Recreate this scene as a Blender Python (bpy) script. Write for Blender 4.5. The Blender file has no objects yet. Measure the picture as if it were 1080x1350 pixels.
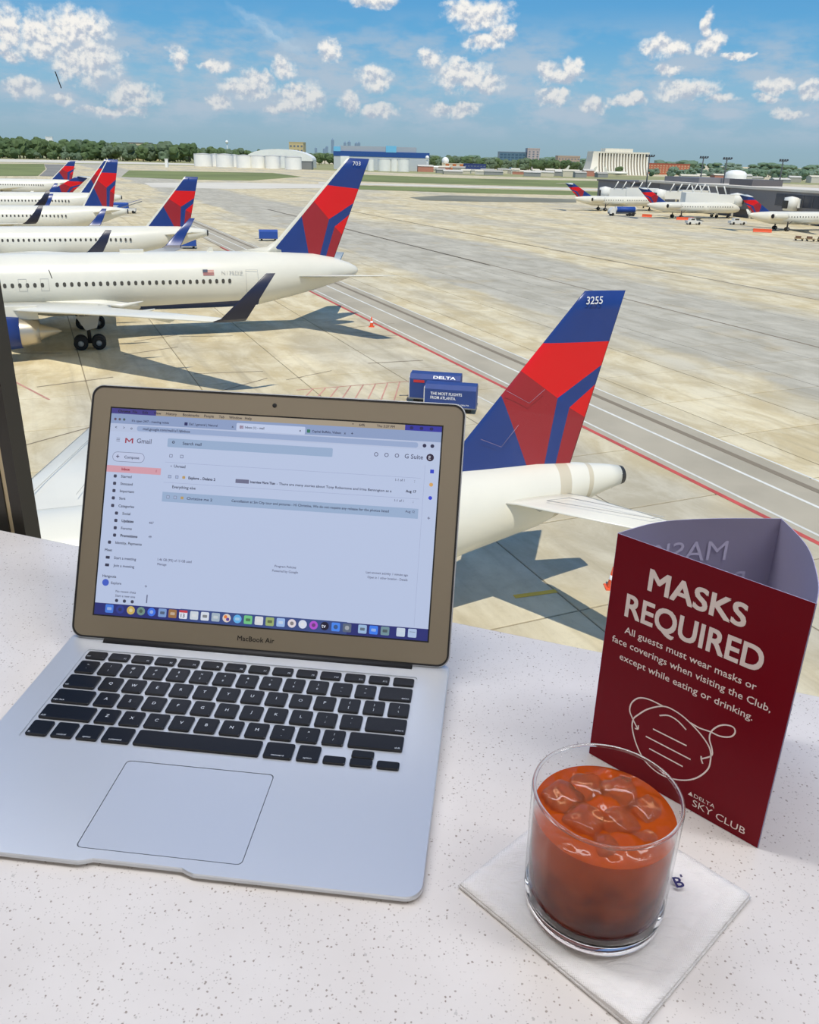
import bpy, bmesh, math, random
from mathutils import Vector, Matrix
from mathutils import noise as mnoise
random.seed(7)
C = bpy.context.scene.collection
SC = bpy.context.scene
PI = math.pi

# ------------------------------------------------------------------ camera
CAM_H = 0.4022
PITCH, ROLL = 0.3894, 0.0261
FPX = 1092.74
r0 = Vector((1, 0, 0)); fw = Vector((0, math.cos(PITCH), -math.sin(PITCH))); u0 = r0.cross(fw)
rr = math.cos(ROLL)*r0 + math.sin(ROLL)*u0
uu = -math.sin(ROLL)*r0 + math.cos(ROLL)*u0
cam_d = bpy.data.cameras.new('camera'); cam = bpy.data.objects.new('camera', cam_d); C.objects.link(cam)
cam.matrix_world = Matrix(((rr.x, uu.x, -fw.x, 0), (rr.y, uu.y, -fw.y, 0), (rr.z, uu.z, -fw.z, CAM_H), (0, 0, 0, 1)))
cam_d.sensor_fit = 'HORIZONTAL'; cam_d.sensor_width = 36; cam_d.lens = 36*FPX/1080
cam_d.shift_y = -20.28/1080
cam_d.clip_start = 0.01; cam_d.clip_end = 20000
SC.camera = cam

# ------------------------------------------------------------------ exposure
SC.view_settings.view_transform = 'Standard'
SC.view_settings.look = 'None'
SC.view_settings.exposure = 0.0
SC.view_settings.gamma = 1.0
SC.view_settings.use_curve_mapping = False

# ------------------------------------------------------------------ node helpers
def srgb(r, g, b):
    def f(c):
        c /= 255
        return c/12.92 if c <= .04045 else ((c+.055)/1.055)**2.4
    return (f(r), f(g), f(b), 1)

class NT:
    def __init__(s, tree): s.t = tree; s.n = tree.nodes; s.l = tree.links
    def set(s, sock, v):
        if hasattr(v, 'bl_idname') or isinstance(v, bpy.types.NodeSocket): s.l.new(v, sock)
        else: sock.default_value = v
    def math(s, op, a, b=0.0, c=0.0, clamp=False):
        m = s.n.new('ShaderNodeMath'); m.operation = op; m.use_clamp = clamp
        for i, v in enumerate((a, b, c)): s.set(m.inputs[i], v)
        return m.outputs[0]
    def vmath(s, op, a, b=(0, 0, 0)):
        m = s.n.new('ShaderNodeVectorMath'); m.operation = op
        s.set(m.inputs[0], a); s.set(m.inputs[1], b)
        return m.outputs['Value'] if op in ('DOT_PRODUCT', 'LENGTH') else m.outputs[0]
    def comb(s, x, y, z=0.0):
        m = s.n.new('ShaderNodeCombineXYZ')
        for i, v in enumerate((x, y, z)): s.set(m.inputs[i], v)
        return m.outputs[0]
    def noise(s, vec, scale, detail=4, rough=.5, dist=0.0):
        m = s.n.new('ShaderNodeTexNoise'); s.set(m.inputs['Vector'], vec); m.inputs['Scale'].default_value = scale
        m.inputs['Detail'].default_value = detail; m.inputs['Roughness'].default_value = rough; m.inputs['Distortion'].default_value = dist
        return m.outputs['Fac']
    def mix(s, f, a, b):
        m = s.n.new('ShaderNodeMix'); m.data_type = 'RGBA'
        s.set(m.inputs[0], f); s.set(m.inputs[6], a); s.set(m.inputs[7], b)
        return m.outputs[2]
    def ramp(s, v, lo, hi):
        m = s.n.new('ShaderNodeMapRange'); m.interpolation_type = 'SMOOTHSTEP'
        s.set(m.inputs['Value'], v); m.inputs['From Min'].default_value = lo; m.inputs['From Max'].default_value = hi
        return m.outputs[0]
    def fresnel(s, ior):
        g = s.n.new('ShaderNodeNewGeometry'); f = s.n.new('ShaderNodeFresnel')
        s.l.new(s.math('ADD', ior, s.math('MULTIPLY', g.outputs['Backfacing'], 1/ior-ior)), f.inputs[0]); return f.outputs[0]
    def cramp(s, v, stops):
        m = s.n.new('ShaderNodeValToRGB'); s.set(m.inputs[0], v); e = m.color_ramp.elements
        while len(e) < len(stops): e.new(.5)
        for el, (p, c) in zip(e, stops): el.position = p; el.color = c
        return m.outputs[0]

# ------------------------------------------------------------------ sky
world = bpy.data.worlds.new('sky'); SC.world = world; world.use_nodes = True
wt = NT(world.node_tree); wt.n.clear()
tc = wt.n.new('ShaderNodeTexCoord'); sx = wt.n.new('ShaderNodeSeparateXYZ'); wt.l.new(tc.outputs['Generated'], sx.inputs[0])
az = wt.math('ARCTAN2', sx.outputs[0], sx.outputs[1]); el = wt.math('ARCSINE', sx.outputs[2])
sky = wt.cramp(wt.math('MULTIPLY', wt.math('MAXIMUM', el, 0.0), 1/1.5708),
    [(0.0, srgb(148, 177, 190)), (0.017, srgb(152, 183, 202)), (0.045, srgb(140, 187, 216)), (0.075, srgb(104, 172, 218)), (0.13, srgb(78, 150, 212)), (0.4, srgb(74, 128, 195)), (1.0, srgb(60, 105, 175))])
p = wt.comb(az, el)
warp = wt.n.new('ShaderNodeTexNoise'); wt.l.new(p, warp.inputs['Vector']); warp.inputs['Scale'].default_value = 45; warp.inputs['Detail'].default_value = 4; warp.inputs['Roughness'].default_value = .6
pw = wt.vmath('ADD', p, wt.vmath('MULTIPLY', wt.vmath('SUBTRACT', warp.outputs['Color'], (.5, .5, .5)), (.026, .020, 0)))
CL = [(-.4155,.1004,.0151,.0194),(-.3851,.0979,.0197,.0196),(-.3524,.1079,.0325,.0144),(-.3484,.0814,.0329,.0216),(-.415,.0809,.0097,.0066),(-.3535,.0811,.0087,.0149),(-.3306,.0789,.0111,.0062),(-.3039,.0501,.0274,.0121),(-.4073,.0525,.0169,.0096),(-.3707,.0459,.0102,.007),(-.2537,.0861,.01,.0105),(-.2186,.0821,.0126,.0049),(-.1743,.0695,.0176,.0101),(-.2152,.0484,.0128,.0088),(-.1866,.0618,.024,.0101),(-.1475,.082,.0121,.01),(-.1305,.0549,.0261,.0147),(-.1512,.0431,.0163,.0067),(-.0981,.1008,.0097,.0091),(-.0487,.0756,.0181,.0116),(-.0757,.0505,.0107,.0104),(-.0442,.0446,.0182,.009),(-.0532,.1465,.0238,.006),(.0586,.1367,.0317,.0122),(.0424,.1412,.0199,.0095),(.0835,.1212,.0175,.0083),(.0679,.114,.024,.0084),(.0122,.0952,.0138,.0093),(.0454,.0815,.0309,.0144),(.0744,.0733,.0163,.0087),(.1342,.0851,.0096,.0085),(.1618,.0889,.0095,.0113),(.1508,.0795,.0199,.0064),(.1443,.0627,.0176,.008),(.1852,.0544,.0143,.0074),(.2201,.0607,.0172,.0058),(.2488,.1081,.0195,.0088),(.2638,.108,.0135,.0061),(.2922,.1259,.0066,.0118),(.2973,.1125,.0124,.0093),(.3273,.1021,.0158,.0033),(.2808,.0683,.0285,.0092),(.3154,.0629,.0133,.0056),(.3648,.0719,.017,.0062),(.3592,.063,.0143,.0048),(.4003,.0698,.0096,.0094),(.0387,.0481,.0289,.0075),(-.3242,.0351,.038,.0057),(.3831,.0492,.0141,.0041),(.2589,.0894,.0113,.0055),(.2315,.0637,.0093,.005)]
acc = None; acc2 = None
for (a, e, rx, ry) in CL:
    q = wt.vmath('MULTIPLY', wt.vmath('SUBTRACT', pw, (a, e, 0)), (.78/rx, .76/ry, 0))
    d2 = wt.vmath('DOT_PRODUCT', q, q)
    acc = d2 if acc is None else wt.math('MINIMUM', acc, d2)
    q2 = wt.vmath('ADD', q, (0, .45, 0)); d3 = wt.vmath('DOT_PRODUCT', q2, q2)
    acc2 = d3 if acc2 is None else wt.math('MINIMUM', acc2, d3)
# the same kind of small cumulus goes on all round, outside the frame too
gen = wt.noise(wt.vmath('MULTIPLY', p, (1, 1.7, 1)), 14, 5, .6)
outer = wt.math('ADD', wt.ramp(wt.math('ABSOLUTE', az), .43, .5), wt.ramp(el, .155, .2), clamp=True)
genm = wt.math('MULTIPLY', wt.math('MULTIPLY', wt.ramp(gen, .56, .66), outer), wt.ramp(el, .02, .07))
fb = wt.noise(p, 75, 7, .6)
field = wt.math('ADD', wt.math('SUBTRACT', 1.0, acc), wt.math('MULTIPLY', wt.math('SUBTRACT', fb, .5), 1.9))
topness = wt.math('SUBTRACT', acc2, acc)
cm = wt.ramp(wt.math('ADD', field, wt.math('MULTIPLY', topness, .25)), -.05, 1.0)
cm = wt.math('MAXIMUM', cm, genm)
# relief: density a little higher up against density here
fb2 = wt.noise(wt.vmath('ADD', p, (-.002, .0045, 0)), 75, 7, .6)
rel = wt.ramp(wt.math('ADD', wt.math('MULTIPLY', wt.math('SUBTRACT', fb, fb2), 1.6), wt.math('MULTIPLY', topness, .16)), -.22, .20)
white = wt.mix(rel, srgb(186, 196, 212), srgb(250, 247, 242))
white = wt.mix(wt.ramp(el, .03, .12), wt.mix(.45, white, srgb(160, 178, 196)), white)
# thin grey-blue haze patches low in the sky
hz = wt.noise(wt.vmath('MULTIPLY', p, (1, 2.6, 1)), 13, 5, .6)
hzm = wt.math('MULTIPLY', wt.ramp(hz, .38, .62), wt.math('MULTIPLY', wt.ramp(el, .012, .045), wt.math('SUBTRACT', 1.0, wt.ramp(el, .09, .15))))
sk = wt.mix(wt.math('MULTIPLY', hzm, .8), sky, srgb(182, 196, 212))
# a high wisp
wq = wt.vmath('SUBTRACT', pw, (-.158, .117, 0))
wa, wb = wt.vmath('DOT_PRODUCT', wq, (.88, -.47, 0)), wt.vmath('DOT_PRODUCT', wq, (.47, .88, 0))
wd = wt.math('ADD', wt.math('POWER', wt.math('MULTIPLY', wa, 1/.052), 2.0), wt.math('POWER', wt.math('MULTIPLY', wb, 1/.0095), 2.0))
wn = wt.noise(wt.comb(wt.math('MULTIPLY', wa, 16), wt.math('MULTIPLY', wb, 70)), 1.5, 4)
wm = wt.math('MULTIPLY', wt.math('SUBTRACT', 1.0, wd, clamp=True), wt.ramp(wn, .25, .75))
sk = wt.mix(wt.math('MULTIPLY', wm, .55), sk, srgb(205, 222, 236))
sk = wt.mix(cm, sk, white)
below = wt.ramp(el, -.02, 0.0)
sk = wt.mix(below, srgb(150, 148, 138), sk)
bg = wt.n.new('ShaderNodeBackground'); wo = wt.n.new('ShaderNodeOutputWorld')
wt.l.new(sk, bg.inputs[0]); bg.inputs[1].default_value = 1.0; wt.l.new(bg.outputs[0], wo.inputs[0])

# ------------------------------------------------------------------ sun, the lounge's ceiling lamp and an added window-side lamp
sd = bpy.data.lights.new('sun', 'SUN'); sun = bpy.data.objects.new('sun', sd); C.objects.link(sun)
sd.energy = 3.5; sd.angle = .009; sd.color = (1, .94, .82)
SUN_DIR = Vector((-.09, .50, -1)).normalized()
sun.rotation_euler = SUN_DIR.to_track_quat('-Z', 'Y').to_euler()

E2 = Vector((.945, -.327, 0)).normalized(); N2 = Vector((-E2.y, E2.x, 0))   # along / out of the window wall
def WP(t, n, z): return E2*t + N2*n + Vector((0, 0, z))
def area(name, t, n, z, sx_, sy_, power, col, tilt=0.0):
    a = bpy.data.lights.new(name, 'AREA'); a.shape = 'RECTANGLE'; a.size = sx_; a.size_y = sy_; a.energy = power; a.color = col
    o = bpy.data.objects.new(name, a); C.objects.link(o); o.location = WP(t, n, z)
    o.rotation_euler = (tilt, 0, math.atan2(E2.y, E2.x)); return o
area('added_window_key', 0.0, .50, 1.93, 4.6, .24, 52, (.96, .955, .97))  # added lamp, stands in for window light falling on the counter
area('ceiling_lamp', 0.0, -2.2, 1.93, 4.0, 1.2, 20, (1.0, .84, .66))

# ------------------------------------------------------------------ materials
MATS = {}
def mat(name, col, rough=.6, metal=0.0, spec=.5, var=0.0, vscale=8.0, emit=None, es=1.0, bump=0.0, **kw):
    if name in MATS: return MATS[name]
    m = bpy.data.materials.new(name); m.use_nodes = True; t = NT(m.node_tree)
    b = t.n['Principled BSDF']; b.inputs['Base Color'].default_value = col; b.inputs['Roughness'].default_value = rough
    b.inputs['Metallic'].default_value = metal; b.inputs['Specular IOR Level'].default_value = spec
    g = t.n.new('ShaderNodeTexCoord')
    if var:
        nz = t.noise(g.outputs['Object'], vscale, 4, .6)
        c2 = tuple(max(0, c*(1-var)) for c in col[:3])+(1,)
        c3 = tuple(min(1, c*(1+var*.5)) for c in col[:3])+(1,)
        t.l.new(t.mix(t.ramp(nz, .3, .7), c2, c3), b.inputs['Base Color'])
    if bump:
        nz = t.noise(g.outputs['Object'], vscale*3, 4, .6); bp = t.n.new('ShaderNodeBump'); bp.inputs['Strength'].default_value = bump
        t.l.new(nz, bp.inputs['Height']); t.l.new(bp.outputs[0], b.inputs['Normal'])
    if emit:
        b.inputs['Emission Color'].default_value = emit; b.inputs['Emission Strength'].default_value = es
    MATS[name] = m; return m
def emis(name, col, s=1.0):
    if name in MATS: return MATS[name]
    m = bpy.data.materials.new(name); m.use_nodes = True; b = m.node_tree.nodes['Principled BSDF']
    b.inputs['Base Color'].default_value = (0.01, .01, .01, 1); b.inputs['Roughness'].default_value = .35; b.inputs['Specular IOR Level'].default_value = .3
    b.inputs['Emission Color'].default_value = col; b.inputs['Emission Strength'].default_value = s
    MATS[name] = m; return m

# ------------------------------------------------------------------ mesh helpers
def link(name, me, parent=None, **props):
    o = bpy.data.objects.new(name, me); C.objects.link(o)
    if parent: o.parent = parent
    for k, v in props.items(): o[k] = v
    return o
def tag(o, label, cat, group=None, kind=None):
    if label: o['label'] = label
    if cat: o['category'] = cat
    if group: o['group'] = group
    if kind: o['kind'] = kind
    return o
def thing(name, label, cat, loc=(0, 0, 0), rz=0.0, group=None):
    o = bpy.data.objects.new(name, None); C.objects.link(o); o.location = loc; o.rotation_euler = (0, 0, rz)
    o.empty_display_size = .1
    return tag(o, label, cat, group)
class MB:
    def __init__(s): s.v = []; s.f = []; s.m = []; s.sm = []
    def add(s, vs, fs, mi=0, smooth=False):
        k = len(s.v); s.v += [tuple(v) for v in vs]
        for f in fs: s.f.append(tuple(i+k for i in f)); s.m.append(mi); s.sm.append(smooth)
        return s
    def box(s, x0, x1, y0, y1, z0, z1, mi=0, M=None):
        vs = [Vector((x, y, z)) for z in (z0, z1) for y in (y0, y1) for x in (x0, x1)]
        if M: vs = [M @ v for v in vs]
        return s.add(vs, [(0, 2, 3, 1), (4, 5, 7, 6), (0, 1, 5, 4), (2, 6, 7, 3), (0, 4, 6, 2), (1, 3, 7, 5)], mi)
    def loft(s, rings, mi=0, caps=True, smooth=True, closed=True):
        n = len(rings[0]); vs = [v for r in rings for v in r]; fs = []
        for i in range(len(rings)-1):
            for j in range(n if closed else n-1):
                a, b = i*n+j, i*n+(j+1) % n; fs.append((a, b, b+n, a+n))
        s.add(vs, fs, mi, smooth)
        if caps:
            k = len(s.v)-len(vs)
            s.f.append(tuple(k+j for j in reversed(range(n)))); s.m.append(mi); s.sm.append(False)
            s.f.append(tuple(k+len(vs)-n+j for j in range(n))); s.m.append(mi); s.sm.append(False)
        return s
    def tube(s, pts, r, mi=0, seg=8, closed=False, flat=None):
        rings = []; P = [Vector(q) for q in pts]; n = len(P); up = Vector((0, 0, 1))
        for i, q in enumerate(P):
            a = P[(i-1) % n] if (closed or i > 0) else q; b = P[(i+1) % n] if (closed or i < n-1) else q
            d = (b-a).normalized(); x = d.cross(up)
            if x.length < 1e-3: x = d.cross(Vector((0, 1, 0)))
            x.normalize(); y = x.cross(d); rad = r[i] if isinstance(r, (list, tuple)) else r
            rings.append([q + x*math.cos(2*PI*k/seg)*rad + y*math.sin(2*PI*k/seg)*rad for k in range(seg)])
        if closed: rings.append(rings[0])
        return s.loft(rings, mi, not closed)
    def lathe(s, prof, seg=32, mi=0, c=(0, 0, 0), axis='z', smooth=True):
        rings = []
        for (r, h) in prof:
            ring = []
            for k in range(seg):
                a = 2*PI*k/seg; x, y = math.cos(a)*r, math.sin(a)*r
                v = (x, y, h) if axis == 'z' else ((h, x, y) if axis == 'x' else (x, h, -y))
                ring.append((v[0]+c[0], v[1]+c[1], v[2]+c[2]))
            rings.append(ring)
        return s.loft(rings, mi, False, smooth)
    def prism(s, poly, z0, z1, mi=0, M=None):
        n = len(poly); vs = [Vector((x, y, z)) for z in (z0, z1) for x, y in poly]
        if M: vs = [M @ v for v in vs]
        return s.add(vs, [tuple(reversed(range(n))), tuple(range(n, 2*n))]+[(i, (i+1) % n, (i+1) % n+n, i+n) for i in range(n)], mi)
    def mesh(s, name, mats, fix=True):
        me = bpy.data.meshes.new(name); me.from_pydata(s.v, [], s.f); me.update()
        for m in (mats if isinstance(mats, (list, tuple)) else [mats]): me.materials.append(m)
        for i, pl in enumerate(me.polygons): pl.material_index = s.m[i]; pl.use_smooth = s.sm[i]
        if fix:
            bm = bmesh.new(); bm.from_mesh(me); bmesh.ops.remove_doubles(bm, verts=bm.verts, dist=1e-6)
            bmesh.ops.recalc_face_normals(bm, faces=bm.faces); bm.to_mesh(me); bm.free()
        return me
    def build(s, name, mats, parent=None, **props): return link(name, s.mesh(name, mats), parent, **props)

def rrect(x0, x1, y0, y1, r, seg=6):
    out = []
    for cx, cy, a0 in ((x1-r, y1-r, 0), (x0+r, y1-r, 90), (x0+r, y0+r, 180), (x1-r, y0+r, 270)):
        for k in range(seg+1):
            a = math.radians(a0+90*k/seg); out.append((cx+r*math.cos(a), cy+r*math.sin(a)))
    return out

_tc = {}
def text_mesh(s, off=0.0, ext=0.0):
    key = (s, off, ext)
    if key in _tc: return _tc[key]
    cu = bpy.data.curves.new('t', 'FONT'); cu.body = s; cu.size = 1; cu.offset = off; cu.extrude = ext; cu.resolution_u = 4 if s in ('MASKS', 'REQUIRED', 'SKY CLUB', '3255') else 2
    o = bpy.data.objects.new('t', cu); C.objects.link(o)
    dg = bpy.context.evaluated_depsgraph_get(); me = bpy.data.meshes.new_from_object(o.evaluated_get(dg))
    bpy.data.objects.remove(o); bpy.data.curves.remove(cu)
    xs = [v.co.x for v in me.vertices] or [0]; ys = [v.co.y for v in me.vertices] or [0]
    _tc[key] = (me, min(xs), max(xs), min(ys), max(ys)); return _tc[key]
def text(name, s, M, m, parent=None, width=None, height=None, off=0.0, align='l', capz=True, ext=0.0, bold=0.0, **props):
    """text laid in the XY plane of matrix M; baseline at y=0; fitted to width (m) and cap height (m)"""
    me, x0, x1, y0, y1 = text_mesh(s, off, ext)
    me = me.copy(); capH = .72
    if bold:
        bm = bmesh.new(); src = me
        for k, (bx, by) in enumerate(((-bold, -bold), (bold, -bold), (-bold, bold), (bold, bold), (0, 0))):
            n0 = len(bm.verts); bm.from_mesh(src); bm.verts.ensure_lookup_table()
            for v in bm.verts[n0:]: v.co += Vector((bx, by, k*.0012))
        bm.to_mesh(me); bm.free()
    sy = (height or .01)/capH; sxx = (width/(x1-x0)) if width else sy
    dx = {'l': -x0, 'c': -(x0+x1)/2, 'r': -x1}[align]
    T = M @ Matrix.Diagonal((sxx, sy, max(sxx, sy), 1)) @ Matrix.Translation((dx, 0, 0))
    me.transform(T); me.materials.clear(); me.materials.append(m); me.name = name
    return link(name, me, parent, **props)

# ================================================================== THE SETTING
ZG = CAM_H-15.8                   # the tarmac lies 15.8 m below the camera
# ---- ground materials
NV = (.9135, .4067, 0); DV = (.4067, -.9135, 0)      # across / along the service road
def concrete(name, joints):
    m = bpy.data.materials.new(name); m.use_nodes = True; t = NT(m.node_tree); b = t.n['Principled BSDF']
    g = t.n.new('ShaderNodeNewGeometry'); P = g.outputs['Position']
    c = t.vmath('DOT_PRODUCT', P, NV); d = t.vmath('DOT_PRODUCT', P, DV)
    cd = t.comb(c, d)
    big = t.noise(t.vmath('MULTIPLY', cd, (1, .35, 1)), .05, 4, .6)
    mid = t.noise(t.vmath('MULTIPLY', cd, (1, .55, 1)), .35, 5, .65, .5)
    fine = t.noise(cd, 3.0, 5, .7)
    streak = t.noise(t.comb(t.math('MULTIPLY', c, .6), t.math('MULTIPLY', d, .03)), 1.4, 4, .6)
    tan = t.mix(t.ramp(mid, .35, .68), srgb(206, 188, 146), srgb(230, 217, 182))
    grey = t.mix(t.ramp(mid, .3, .7), srgb(176, 169, 150), srgb(200, 193, 174))
    cz = t.math('ADD', c, t.math('MULTIPLY', t.math('SUBTRACT', big, .5), 22))
    band = t.math('MULTIPLY', t.ramp(cz, 50, 54), t.math('SUBTRACT', 1.0, t.ramp(cz, 78, 84)))
    far = t.ramp(big, .44, .62)
    gsel = t.math('MAXIMUM', band, t.math('MULTIPLY', far, .7))
    col = t.mix(gsel, tan, grey)
    oi = t.n.new('ShaderNodeObjectInfo')
    if joints:     # the far pavement: its joints are too fine to be told apart, so they are drawn
        def lines(x, period, w):
            fr = t.math('FRACT', t.math('MULTIPLY', x, 1/period)); fr = t.math('ABSOLUTE', t.math('SUBTRACT', fr, .5))
            return t.ramp(fr, .5-w/period, .5)
        j = t.math('MAXIMUM', lines(t.math('ADD', c, -2.2+3.75), 7.5, .16), lines(d, 7.5, .12))
        col = t.mix(t.math('MULTIPLY', j, .45), col, srgb(140, 130, 112))
        wn = t.n.new('ShaderNodeTexWhiteNoise'); wn.noise_dimensions = '2D'
        cell = t.comb(t.math('FLOOR', t.math('MULTIPLY', t.math('ADD', c, -2.2), 1/7.5)), t.math('FLOOR', t.math('MULTIPLY', d, 1/7.5)))
        t.l.new(cell, wn.inputs['Vector']); rnd = wn.outputs['Value']
    else: rnd = oi.outputs['Random']
    col = t.mix(t.math('MULTIPLY', t.ramp(streak, .5, .72), .33), col, srgb(156, 143, 118))
    col = t.mix(t.math('MULTIPLY', t.ramp(fine, .5, .8), .25), col, srgb(150, 138, 116))
    col = t.mix(t.math('MULTIPLY', t.ramp(t.noise(cd, .12, 3, .5), .58, .72), .3), col, srgb(196, 172, 122))
    br = t.math('ADD', t.math('MULTIPLY', rnd, .12), .92)
    hs = t.n.new('ShaderNodeHueSaturation'); t.l.new(br, hs.inputs['Value']); t.l.new(col, hs.inputs['Color'])
    t.l.new(hs.outputs[0], b.inputs['Base Color']); b.inputs['Roughness'].default_value = .85; b.inputs['Specular IOR Level'].default_value = .25
    MATS[name] = m; return m
CONC_F = concrete('far_concrete', True); CONC_S = concrete('slab_concrete', False)
JOINT = mat('joint_filler', srgb(150, 138, 114), .9)
# tarmac plane
hv = MB(); hv.add([(-3500, -400, ZG-.06), (4500, -400, ZG-.06), (4500, 9000, ZG-.06), (-3500, 9000, ZG-.06)], [(0, 1, 2, 3)])
tarmac = hv.build('tarmac', CONC_F); tarmac['kind'] = 'structure'
N3, D3 = Vector(NV), Vector(DV)
def GP(c, d, z=0.0): v = N3*c + D3*d; return Vector((v.x, v.y, ZG+z))
jb = MB()
# joint bed under the slabs
cs = [2.2+7.5*i for i in range(-5, 13)]
slab_ijs = []
for i in range(len(cs)-1):
    for j in range(-17, -1):
        cc, dd = cs[i]+3.75, j*7.5+3.75
        q = GP(cc, dd)
        if q.y < 12 or q.y > 135: continue
        ang = q.x/q.y
        if ang < -.72 or ang > .66: continue
        slab_ijs.append((q.y, i, j))
slab_ijs.sort(); slab_ijs = slab_ijs[:290]
sm = []
for variant in range(3):
    s = MB(); rnd = random.Random(variant); a = 3.75-.04
    s.add([(-a+.05, -a+.05, .012), (a-.05, -a+.05, .012), (a-.05, a-.05, .012), (-a+.05, a-.05, .012), (-a, -a, -.004), (a, -a, -.004), (a, a, -.004), (-a, a, -.004), (-a, -a, -.25), (a, -a, -.25), (a, a, -.25), (-a, a, -.25)],
          [(0, 1, 2, 3), (4, 5, 1, 0), (5, 6, 2, 1), (6, 7, 3, 2), (7, 4, 0, 3), (8, 9, 5, 4), (9, 10, 6, 5), (10, 11, 7, 6), (11, 8, 4, 7)])
    sm.append(s.mesh('concrete_slab', CONC_S))
rotS = math.atan2(N3.y, N3.x)
for k, (_, i, j) in enumerate(slab_ijs):
    o = link('concrete_slab', sm[k % 3], tarmac); o.location = GP(cs[i]+3.75, j*7.5+3.75); o.rotation_euler = (0, 0, rotS)
    b4 = [GP(cs[i]+a_, j*7.5+b_, -.03) for a_, b_ in ((0, 0), (0, 7.5), (7.5, 7.5), (7.5, 0))]; jb.add(b4, [(0, 1, 2, 3)])
jb.build('joint_filler', JOINT, tarmac)
# painted markings and the darker service road
ROAD = mat('worn_asphalt', srgb(180, 170, 148), .9, var=.12, vscale=.15)
WHT = mat('road_paint_white', srgb(228, 226, 214), .7, var=.12, vscale=.6)
RED = mat('road_paint_red', srgb(200, 84, 74), .7, var=.18, vscale=.6)
REDF = mat('road_paint_faded_red', srgb(206, 150, 132), .8, var=.2, vscale=.5)
YEL = mat('road_paint_yellow', srgb(232, 190, 60), .7)
DRK = mat('tyre_dark_line', srgb(136, 124, 104), .9)
def strip(name, c0, d0, c1, d1, w, m, z=.022, th=.006, **props):
    a, b = GP(c0, d0, z), GP(c1, d1, z); v = (b-a).normalized().cross(Vector((0, 0, 1)))*w/2; t = Vector((0, 0, th))
    s = MB(); vs = [a-v, a+v, b+v, b-v]; s.add([q for q in vs]+[q+t for q in vs], [(3, 2, 1, 0), (4, 5, 6, 7), (0, 1, 5, 4), (1, 2, 6, 5), (2, 3, 7, 6), (3, 0, 4, 7)])
    return s.build(name, m, tarmac, **props)
strip('asphalt_lane', 34.0, -230, 34.0, -14, 6.6, ROAD, .013, .006)
strip('painted_line', 30.6, -155, 30.9, -14, .32, RED, label='red painted line')
strip('painted_line', 31.5, -190, 31.6, -14, .18, WHT)
strip('painted_line', 33.9, -260, 34.4, -14, .22, WHT)
strip('painted_line', 36.6, -260, 37.5, -14, .16, WHT)
strip('tyre_track', 35.7, -240, 36.2, -14, .45, DRK, .023)
strip('painted_line', 27.6, -54, 27.9, -47.5, .14, WHT)
strip('expansion_joint', 66.3, -260, 67.0, -30, .35, DRK, .013)
strip('expansion_joint', 89.7, -260, 92, -30, .3, DRK)
strip('painted_line', 16.0, -56.5, 25.6, -56.3, .1, REDF); strip('painted_line', 14.0, -51.6, 24.6, -51.0, .1, REDF)
for k in range(11):
    strip('painted_line', 14.2+k*1.05, -51.5, 17.2+k*.98, -56.4, .10, REDF)
strip('painted_line', -2.9, -66, -.4, -59.3, .16, REDF)
strip('painted_line', -22, -37, 14.9, -60.5, .10, DRK)
strip('painted_line', 15.4, -24.3, 17.2, -24.1, .26, YEL)
for k in range(14):       # dark sweeping tyre marks on the stand
    c0 = random.uniform(-5, 28); d0 = random.uniform(-80, -25)
    strip('tyre_track', c0, d0, c0+random.uniform(2, 6), d0+random.uniform(-2, 2), random.uniform(.08, .2), DRK, .0215, .004)

# ---- camera-independent helper that turns a bearing/range into a ground point (bearing as x/y)
def BG(t, y): return Vector((t*y, y, ZG))
def ground_patch(name, poly, m, z=.0, th=.02):
    s = MB(); s.prism([(x, y) for x, y in poly], ZG-.055+z, ZG-.055+z+th); o = s.build(name, m); o['kind'] = 'structure'; return o
GRASS = mat('mown_grass', srgb(126, 134, 78), .95, var=.22, vscale=.02)
GRASSD = mat('dry_grass', srgb(158, 156, 108), .95, var=.2, vscale=.02)
DASP = mat('dark_taxiway_asphalt', srgb(140, 136, 126), .9, var=.15, vscale=.02)
PALE = mat('pale_runway_concrete', srgb(220, 212, 194), .85, var=.08, vscale=.02)

def cam_ground(x, y, z=0.0):      # where a sight line meets the ground, used once to survey the far airfield
    d = fw + rr*((x-540)/FPX) - uu*((y-654.72)/FPX); t = (ZG+z-CAM_H)/d.z
    return (d.x*t, d.y*t)
def patch_px(name, pts, m, z=.0): ground_patch(name, [cam_ground(*q) for q in pts], m, z, .03)
patch_px('grass_verge', [(-60, 201.5), (280, 208.5), (640, 226), (1120, 240), (1120, 245), (640, 232), (280, 219), (-60, 213)], GRASSD)
patch_px('grass_field', [(-60, 215.5), (58, 216), (60, 223), (50, 232), (-60, 232)], GRASS, .03)
patch_px('taxiway_asphalt', [(58, 216.5), (90, 217), (100, 222), (84, 233), (52, 232), (62, 223)], DASP, .03)
patch_px('grass_field', [(170, 224.5), (360, 228), (398, 233), (330, 238), (240, 236.5), (160, 233)], GRASS, .03)
patch_px('grass_field', [(470, 230), (620, 235.3), (760, 238), (850, 240), (850, 249), (620, 243.5), (470, 239)], GRASS, .03)
patch_px('taxiway_strip', [(420, 240.2), (620, 245.2), (850, 250.5), (850, 252.5), (620, 247.2), (420, 242.4)], PALE, .06)
patch_px('grass_field', [(460, 244), (620, 248.4), (850, 254), (850, 259), (620, 254.5), (440, 248.5)], GRASS, .03)
patch_px('taxiway_asphalt', [(540, 260), (590, 257.5), (760, 262.5), (760, 267), (640, 266), (556, 264)], mat('oily_apron', srgb(132, 130, 112), .9, var=.2, vscale=.05), .03)
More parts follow.
